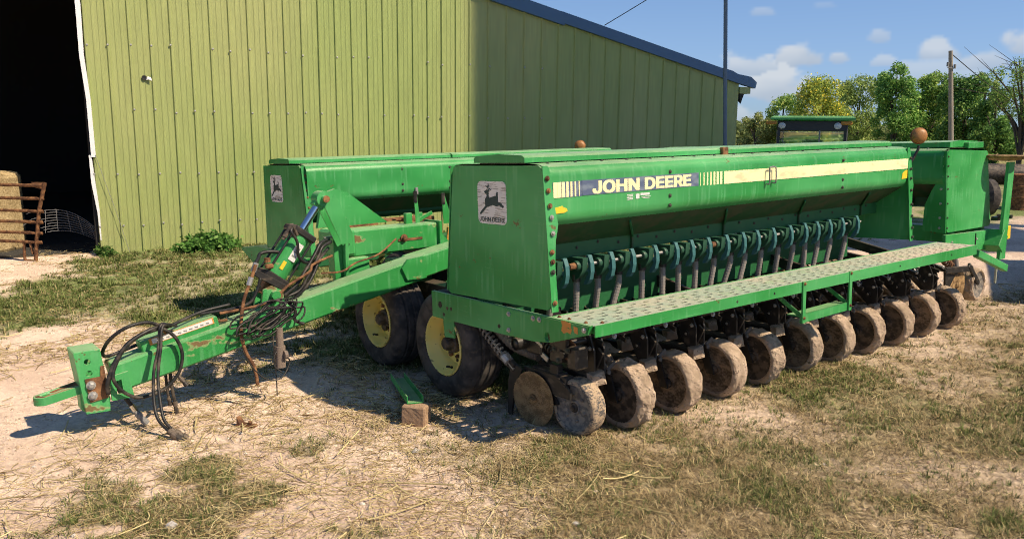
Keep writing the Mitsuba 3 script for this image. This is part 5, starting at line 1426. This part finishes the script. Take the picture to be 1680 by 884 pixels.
# leafy weeds
def weed(key, x, y, w, h, n, label, seed, size=.035, cols=((.03, .085, .02), (.08, .16, .04), (.14, .2, .06)), group=None):
    rng = np.random.default_rng(seed); key = num(key); lab(key, label, 'weed', group)
    base = gpt(x, y, 0); st, Ps = [], []
    for i in range(max(8, n // 60)):
        a = rng.uniform(0, 6.28); r = w * .5 * math.sqrt(rng.random()); tip = base + (r * math.cos(a), r * math.sin(a), h * (1 - (r / (w * .5)) ** 2 * .7) * rng.uniform(.7, 1.1))
        mid = base + (tip - base) * .5 + (0, 0, h * .12); cpts = spline([base, mid, tip], 5); st.append(tube(cpts, .004, 4))
        Ps.append(cpts[rng.integers(3, len(cpts), 60)] + rng.normal(0, .035, (60, 3)))
    Pn = np.vstack(Ps); Pn[:, 2] = np.maximum(Pn[:, 2], base[2] + .01)
    m = rng.random((len(Pn), 1)); c = np.array(cols, float); col = np.where(rng.random((len(Pn), 1)) < .2, c[2], c[0] * (1 - m) + c[1] * m)
    V, F, Cc = leaves(Pn, size, col, rng, .8)
    scene[key + '__leaves'] = mikit.ply((V, F), 'mat_leaf', color=Cc); add(key + '__stems', cat(st), 'mat_bark', True)


weed('leafy_weed', -4.72, 12.15, 1.0, .24, 2600, 'bushy green weed growing against the barn wall', 61, .045, ((.06, .15, .035), (.13, .27, .06), (.2, .34, .1)))
weed('tall_weed', -1.05, 7.3, 1.2, .62, 2400, 'tangled pale green weeds under the tongue behind the wheel', 62, .05, ((.06, .09, .025), (.14, .17, .06), (.26, .26, .11)))
weed('tall_weed', -.35, 7.9, 1.0, .6, 1500, 'shaded weeds below the cross beam', 63, .05, ((.05, .09, .025), (.12, .16, .05), (.22, .24, .1)))
weed('jamb_weed', -6.02, 11.55, .4, .10, 400, 'small weed tuft at the foot of the door jamb', 64, .03)

# ------------------------------------------------------------------ grass, straw, stones
def npfields(x, y):
    return fields(np.asarray(x, float), np.asarray(y, float), lambda a, b, s: nzn(a, b, s))


def scatter(n, rng, rmax, amax=42, rmin=2.6, pw=1.0):
    """points in the wedge in front of the camera, denser near it"""
    u = rng.random(n); r = rmin * (rmax / rmin) ** (u ** pw)
    a = np.radians(rng.uniform(-amax, amax, n)); return r * np.sin(a), r * np.cos(a), r


def inside_barn(x, y):
    s = (x - BP[0]) * BD[0] + (y - BP[1]) * BD[1]; q = (x - BP[0]) * BN[0] + (y - BP[1]) * BN[1]
    return (q < .03) & (s > -11) & (s < 13.8)


def blades(x, y, hgt, wid, lean, yaw, col, rng, z0=0.0):
    n = len(x); z = gz(x, y) + z0 + (meshkit.fbm(np.stack([x * 3.3, y * 3.3, x * 0], -1), 3) - .5) * .022
    b = np.stack([x, y, z - .004], 1)
    d = np.stack([np.cos(yaw) * np.sin(lean), np.sin(yaw) * np.sin(lean), np.cos(lean)], 1)
    s = np.stack([-np.sin(yaw), np.cos(yaw), yaw * 0], 1) * (wid / 2)[:, None]
    l2 = np.clip(lean + .45, 0, 1.45); d2 = np.stack([np.cos(yaw) * np.sin(l2), np.sin(yaw) * np.sin(l2), np.cos(l2)], 1)
    mid = b + d * (hgt * .55)[:, None]; tip = mid + d2 * (hgt * .45)[:, None]
    V = np.stack([b - s, b + s, mid + s * .8, mid - s * .8, tip], 1).reshape(-1, 3); i = np.arange(n)[:, None] * 5
    F = np.vstack([i + [0, 1, 2], i + [0, 2, 3], i + [3, 2, 4]])
    return V, F, np.repeat(col, 5, 0)


def mixcol(rng, n, a, b, c=None, pc=.15):
    m = rng.random((n, 1)); col = np.array(a) * (1 - m) + np.array(b) * m
    if c is not None:
        col = np.where(rng.random((n, 1)) < pc, np.array(c), col)
    return col * rng.uniform(.75, 1.2, (n, 1))


rng = np.random.default_rng(101)
# green grass: tufts of blades
n = 105000
x, y, r = scatter(n, rng, 15.5, 44)
g, d, lawn, bare = npfields(x, y)
clump = np.clip((nzn(x * 4, y * 4, 13.) - .30) * 2.6, 0, 1)
keep = (rng.random(n) < np.clip(g * 1.15, 0, 1) * (.25 + .75 * clump)) & ~inside_barn(x, y)
x, y, r, lawn = x[keep], y[keep], r[keep], lawn[keep]; nt = len(x); k = 11
tone = rng.random(nt)[:, None]; th_ = rng.lognormal(0, .3, nt)
tr = rng.uniform(.008, .03, nt) * np.clip(r / 5, .8, 1.7)
ang = rng.uniform(0, 6.28, (nt, k)); rr = np.sqrt(rng.random((nt, k))) * tr[:, None]
X, Y = (x[:, None] + rr * np.cos(ang)).ravel(), (y[:, None] + rr * np.sin(ang)).ravel()
n = nt * k; rep = lambda q: np.repeat(q, k, 0)
h = rng.uniform(.014, .042, n) * rep(1 + lawn * .7) * rep(th_); w = rng.uniform(.0030, .0054, n) * np.clip(rep(r) / 5, .9, 2.6)
c0_ = (np.array([.075, .11, .03]) * (1 - tone) + np.array([.19, .22, .075]) * tone)
col = rep(c0_) * rng.uniform(.6, 1.3, (n, 1)); col = np.where(rng.random((n, 1)) < (.22 - .12 * rep(lawn))[:, None], np.array([.40, .34, .17]) * rng.uniform(.6, 1.1, (n, 1)), col)
V, F, Cc = blades(X, Y, h, w, np.clip(rng.normal(.55, .35, n), .05, 1.35), ang.ravel() + rng.normal(0, .6, n), col, rng)
scene['grass'] = mikit.ply((V, F), 'mat_blade', color=Cc); lab('grass', 'short patchy green grass', 'grass', kind='stuff')
# dry grass
n = 980000
x, y, r = scatter(n, rng, 14.0, 44)
g, d, lawn, bare = npfields(x, y)
clump = np.clip((nzn(x * 6, y * 6, 31.) - .25) * 2.2, 0, 1)
keep = (rng.random(n) < np.clip(d + .22 * g, 0, 1) * (.35 + .65 * clump) * .62) & ~inside_barn(x, y)
x, y, r = x[keep], y[keep], r[keep]; n = len(x)
h = rng.uniform(.025, .075, n); w = rng.uniform(.0022, .0042, n) * np.clip(r / 5, .9, 2.4)
col = mixcol(rng, n, (.20, .135, .06), (.58, .47, .27), (.10, .075, .04), .30)
V, F, Cc = blades(x, y, h, w, rng.uniform(.75, 1.5, n), rng.uniform(0, 6.28, n), col, rng, .004)
scene['dry_grass'] = mikit.ply((V, F), 'mat_blade', color=Cc); lab('dry_grass', 'matted dry yellow grass', 'dry grass', kind='stuff')
# straw: long loose stalks
n = 70000
x, y, r = scatter(n, rng, 15, 44, 2.7)
w1 = nzn(x * .9, y * .9, 60.); w2 = nzn(x * 2.7, y * 2.7, 64.)
belt = np.exp(-((y - 5.3 + (x + 1.5) * .35) / .9) ** 2) * (x < -.3) + .7 * np.exp(-((x + 4.6) / 1.7) ** 2) * (y > 6) + .55 * np.exp(-((y - 3.6) / .8) ** 2) * (x < .6) + .9 * ((x < -5.2) & (y > 9.5))
keep = (rng.random(n) < np.clip((.05 + belt) * np.clip((w1 * .5 + w2 * .5 - .36) * 4, 0, 1), 0, 1) * .75) & ~(inside_barn(x, y) & (y > 12.8))
x, y, r = x[keep], y[keep], r[keep]; n = len(x); ms = []
ln = rng.uniform(.04, .16, n) * np.where(rng.random(n) < .05, 2.0, 1); yaw = rng.uniform(0, 6.28, n); rad = rng.uniform(.0012, .0026, n) * np.clip(r / 5, .8, 1.8)
dirv = np.stack([np.cos(yaw), np.sin(yaw), rng.normal(0, .10, n)], 1); side = np.stack([-np.sin(yaw), np.cos(yaw), yaw * 0], 1)
c0 = np.stack([x, y, gz(x, y) + rng.uniform(.004, .022, n)], 1); bow = side * (rng.normal(0, .12, n) * ln)[:, None]
tri = [side * rad[:, None] * math.cos(q) + np.array([0, 0, 1.0]) * (rad * math.sin(q))[:, None] for q in (.5, 2.6, 4.7)]
secs = [c0 - dirv * (ln / 2)[:, None], c0 + bow, c0 + dirv * (ln / 2)[:, None]]
V = np.stack([s_ + t_ for s_ in secs for t_ in tri], 1).reshape(-1, 3); i = np.arange(n)[:, None] * 9; F = []
for a in (0, 3):
    for q in range(3):
        e = (q + 1) % 3; F += [i + [a + q, a + e, a + 3 + e], i + [a + q, a + 3 + e, a + 3 + q]]
Cc = np.repeat(mixcol(rng, n, (.38, .29, .13), (.70, .60, .33), (.24, .16, .08), .15), 9, 0)
F = np.vstack(F)
for k in range(150):                                              # long bent stalks
    px_, py_, r_ = [float(q[0]) for q in scatter(1, rng, 8, 40, 2.8)]
    if px_ > .9 or inside_barn(np.array([px_]), np.array([py_]))[0]:
        continue
    a_, l_ = rng.uniform(0, 6.28), rng.uniform(.14, .42); bend = rng.normal(0, .25)
    pts = np.array([[px_ + t_ * l_ * math.cos(a_ + bend * t_), py_ + t_ * l_ * math.sin(a_ + bend * t_), 0] for t_ in np.linspace(-.5, .5, 6)])
    pts[:, 2] = gz(pts[:, 0], pts[:, 1]) + .010 + rng.uniform(0, .018) * np.linspace(-1, 1, 6) ** 2 + .006
    tv, tf = tube(pts, rng.uniform(.0022, .0042), 4); F = np.vstack([F, tf + len(V)]); V = np.vstack([V, tv])
    Cc = np.vstack([Cc, np.tile(np.array([.62, .52, .27]) * rng.uniform(.55, 1.1), (len(tv), 1))])
scene['straw'] = mikit.ply((V, F), 'mat_blade', color=Cc); lab('straw', 'loose yellow straw stalks strewn over the dirt', 'straw', kind='stuff')
# pebbles and clods
ico = trimesh.creation.icosphere(0); iv, iff = np.array(ico.vertices), np.array(ico.faces)
n = 26000
x, y, r = scatter(n, rng, 13, 44)
g, d, lawn, bare = npfields(x, y)
keep = (rng.random(n) < np.clip(1.1 - g - d * .8, .04, 1) * .8) & ~inside_barn(x, y)
x, y, r = x[keep], y[keep], r[keep]; n = len(x)
sz = np.minimum(.0035 * np.exp(rng.normal(0, .5, n)) * np.where(rng.random(n) < .03, 2.4, 1), .014)
V = (iv[None] * (1 + .5 * (rng.random((n, len(iv), 1)) - .5)) * (np.stack([rng.uniform(.7, 1.4, n), rng.uniform(.7, 1.4, n), rng.uniform(.5, .9, n)], 1) * sz[:, None])[:, None, :] + np.stack([x, y, gz(x, y) + sz * .2 + (meshkit.fbm(np.stack([x * 3.3, y * 3.3, x * 0], -1), 3) - .5) * .022], 1)[:, None, :]).reshape(-1, 3)
F = (iff[None] + (np.arange(n) * len(iv))[:, None, None]).reshape(-1, 3)
Cc = np.repeat(mixcol(rng, n, (.38, .28, .19), (.56, .44, .32), (.60, .56, .50), .12), len(iv), 0)
scene['gravel'] = mikit.ply((V, F), 'mat_blade', color=Cc); lab('gravel', 'small clods and pebbles on the bare dirt', 'gravel', kind='stuff')
for k, (px, py, s_, l_) in enumerate(((-1.50, 3.25, .028, 'pale stone on bare dirt at lower left'), (.30, 3.28, .02, 'small grey white stone at the bottom edge of the grass'), (-.52, 4.12, .022, 'pale flat stone just below the wooden block'))):
    v = iv * (1 + .4 * (np.random.default_rng(k).random((len(iv), 1)) - .5)) * s_ * np.array([1.2, 1, .7]); Mq = np.eye(4); Mq[:3, 3] = gpt(px, py, .006)
    key = add('stone', (v, iff), 'mat_concrete', False, Mq); lab(key, l_, 'stone')

if False: print('triangles', sum(len(meshkit.WRITTEN[d['filename']][1]) for d in scene.values() if isinstance(d, dict) and d.get('type') == 'ply'))
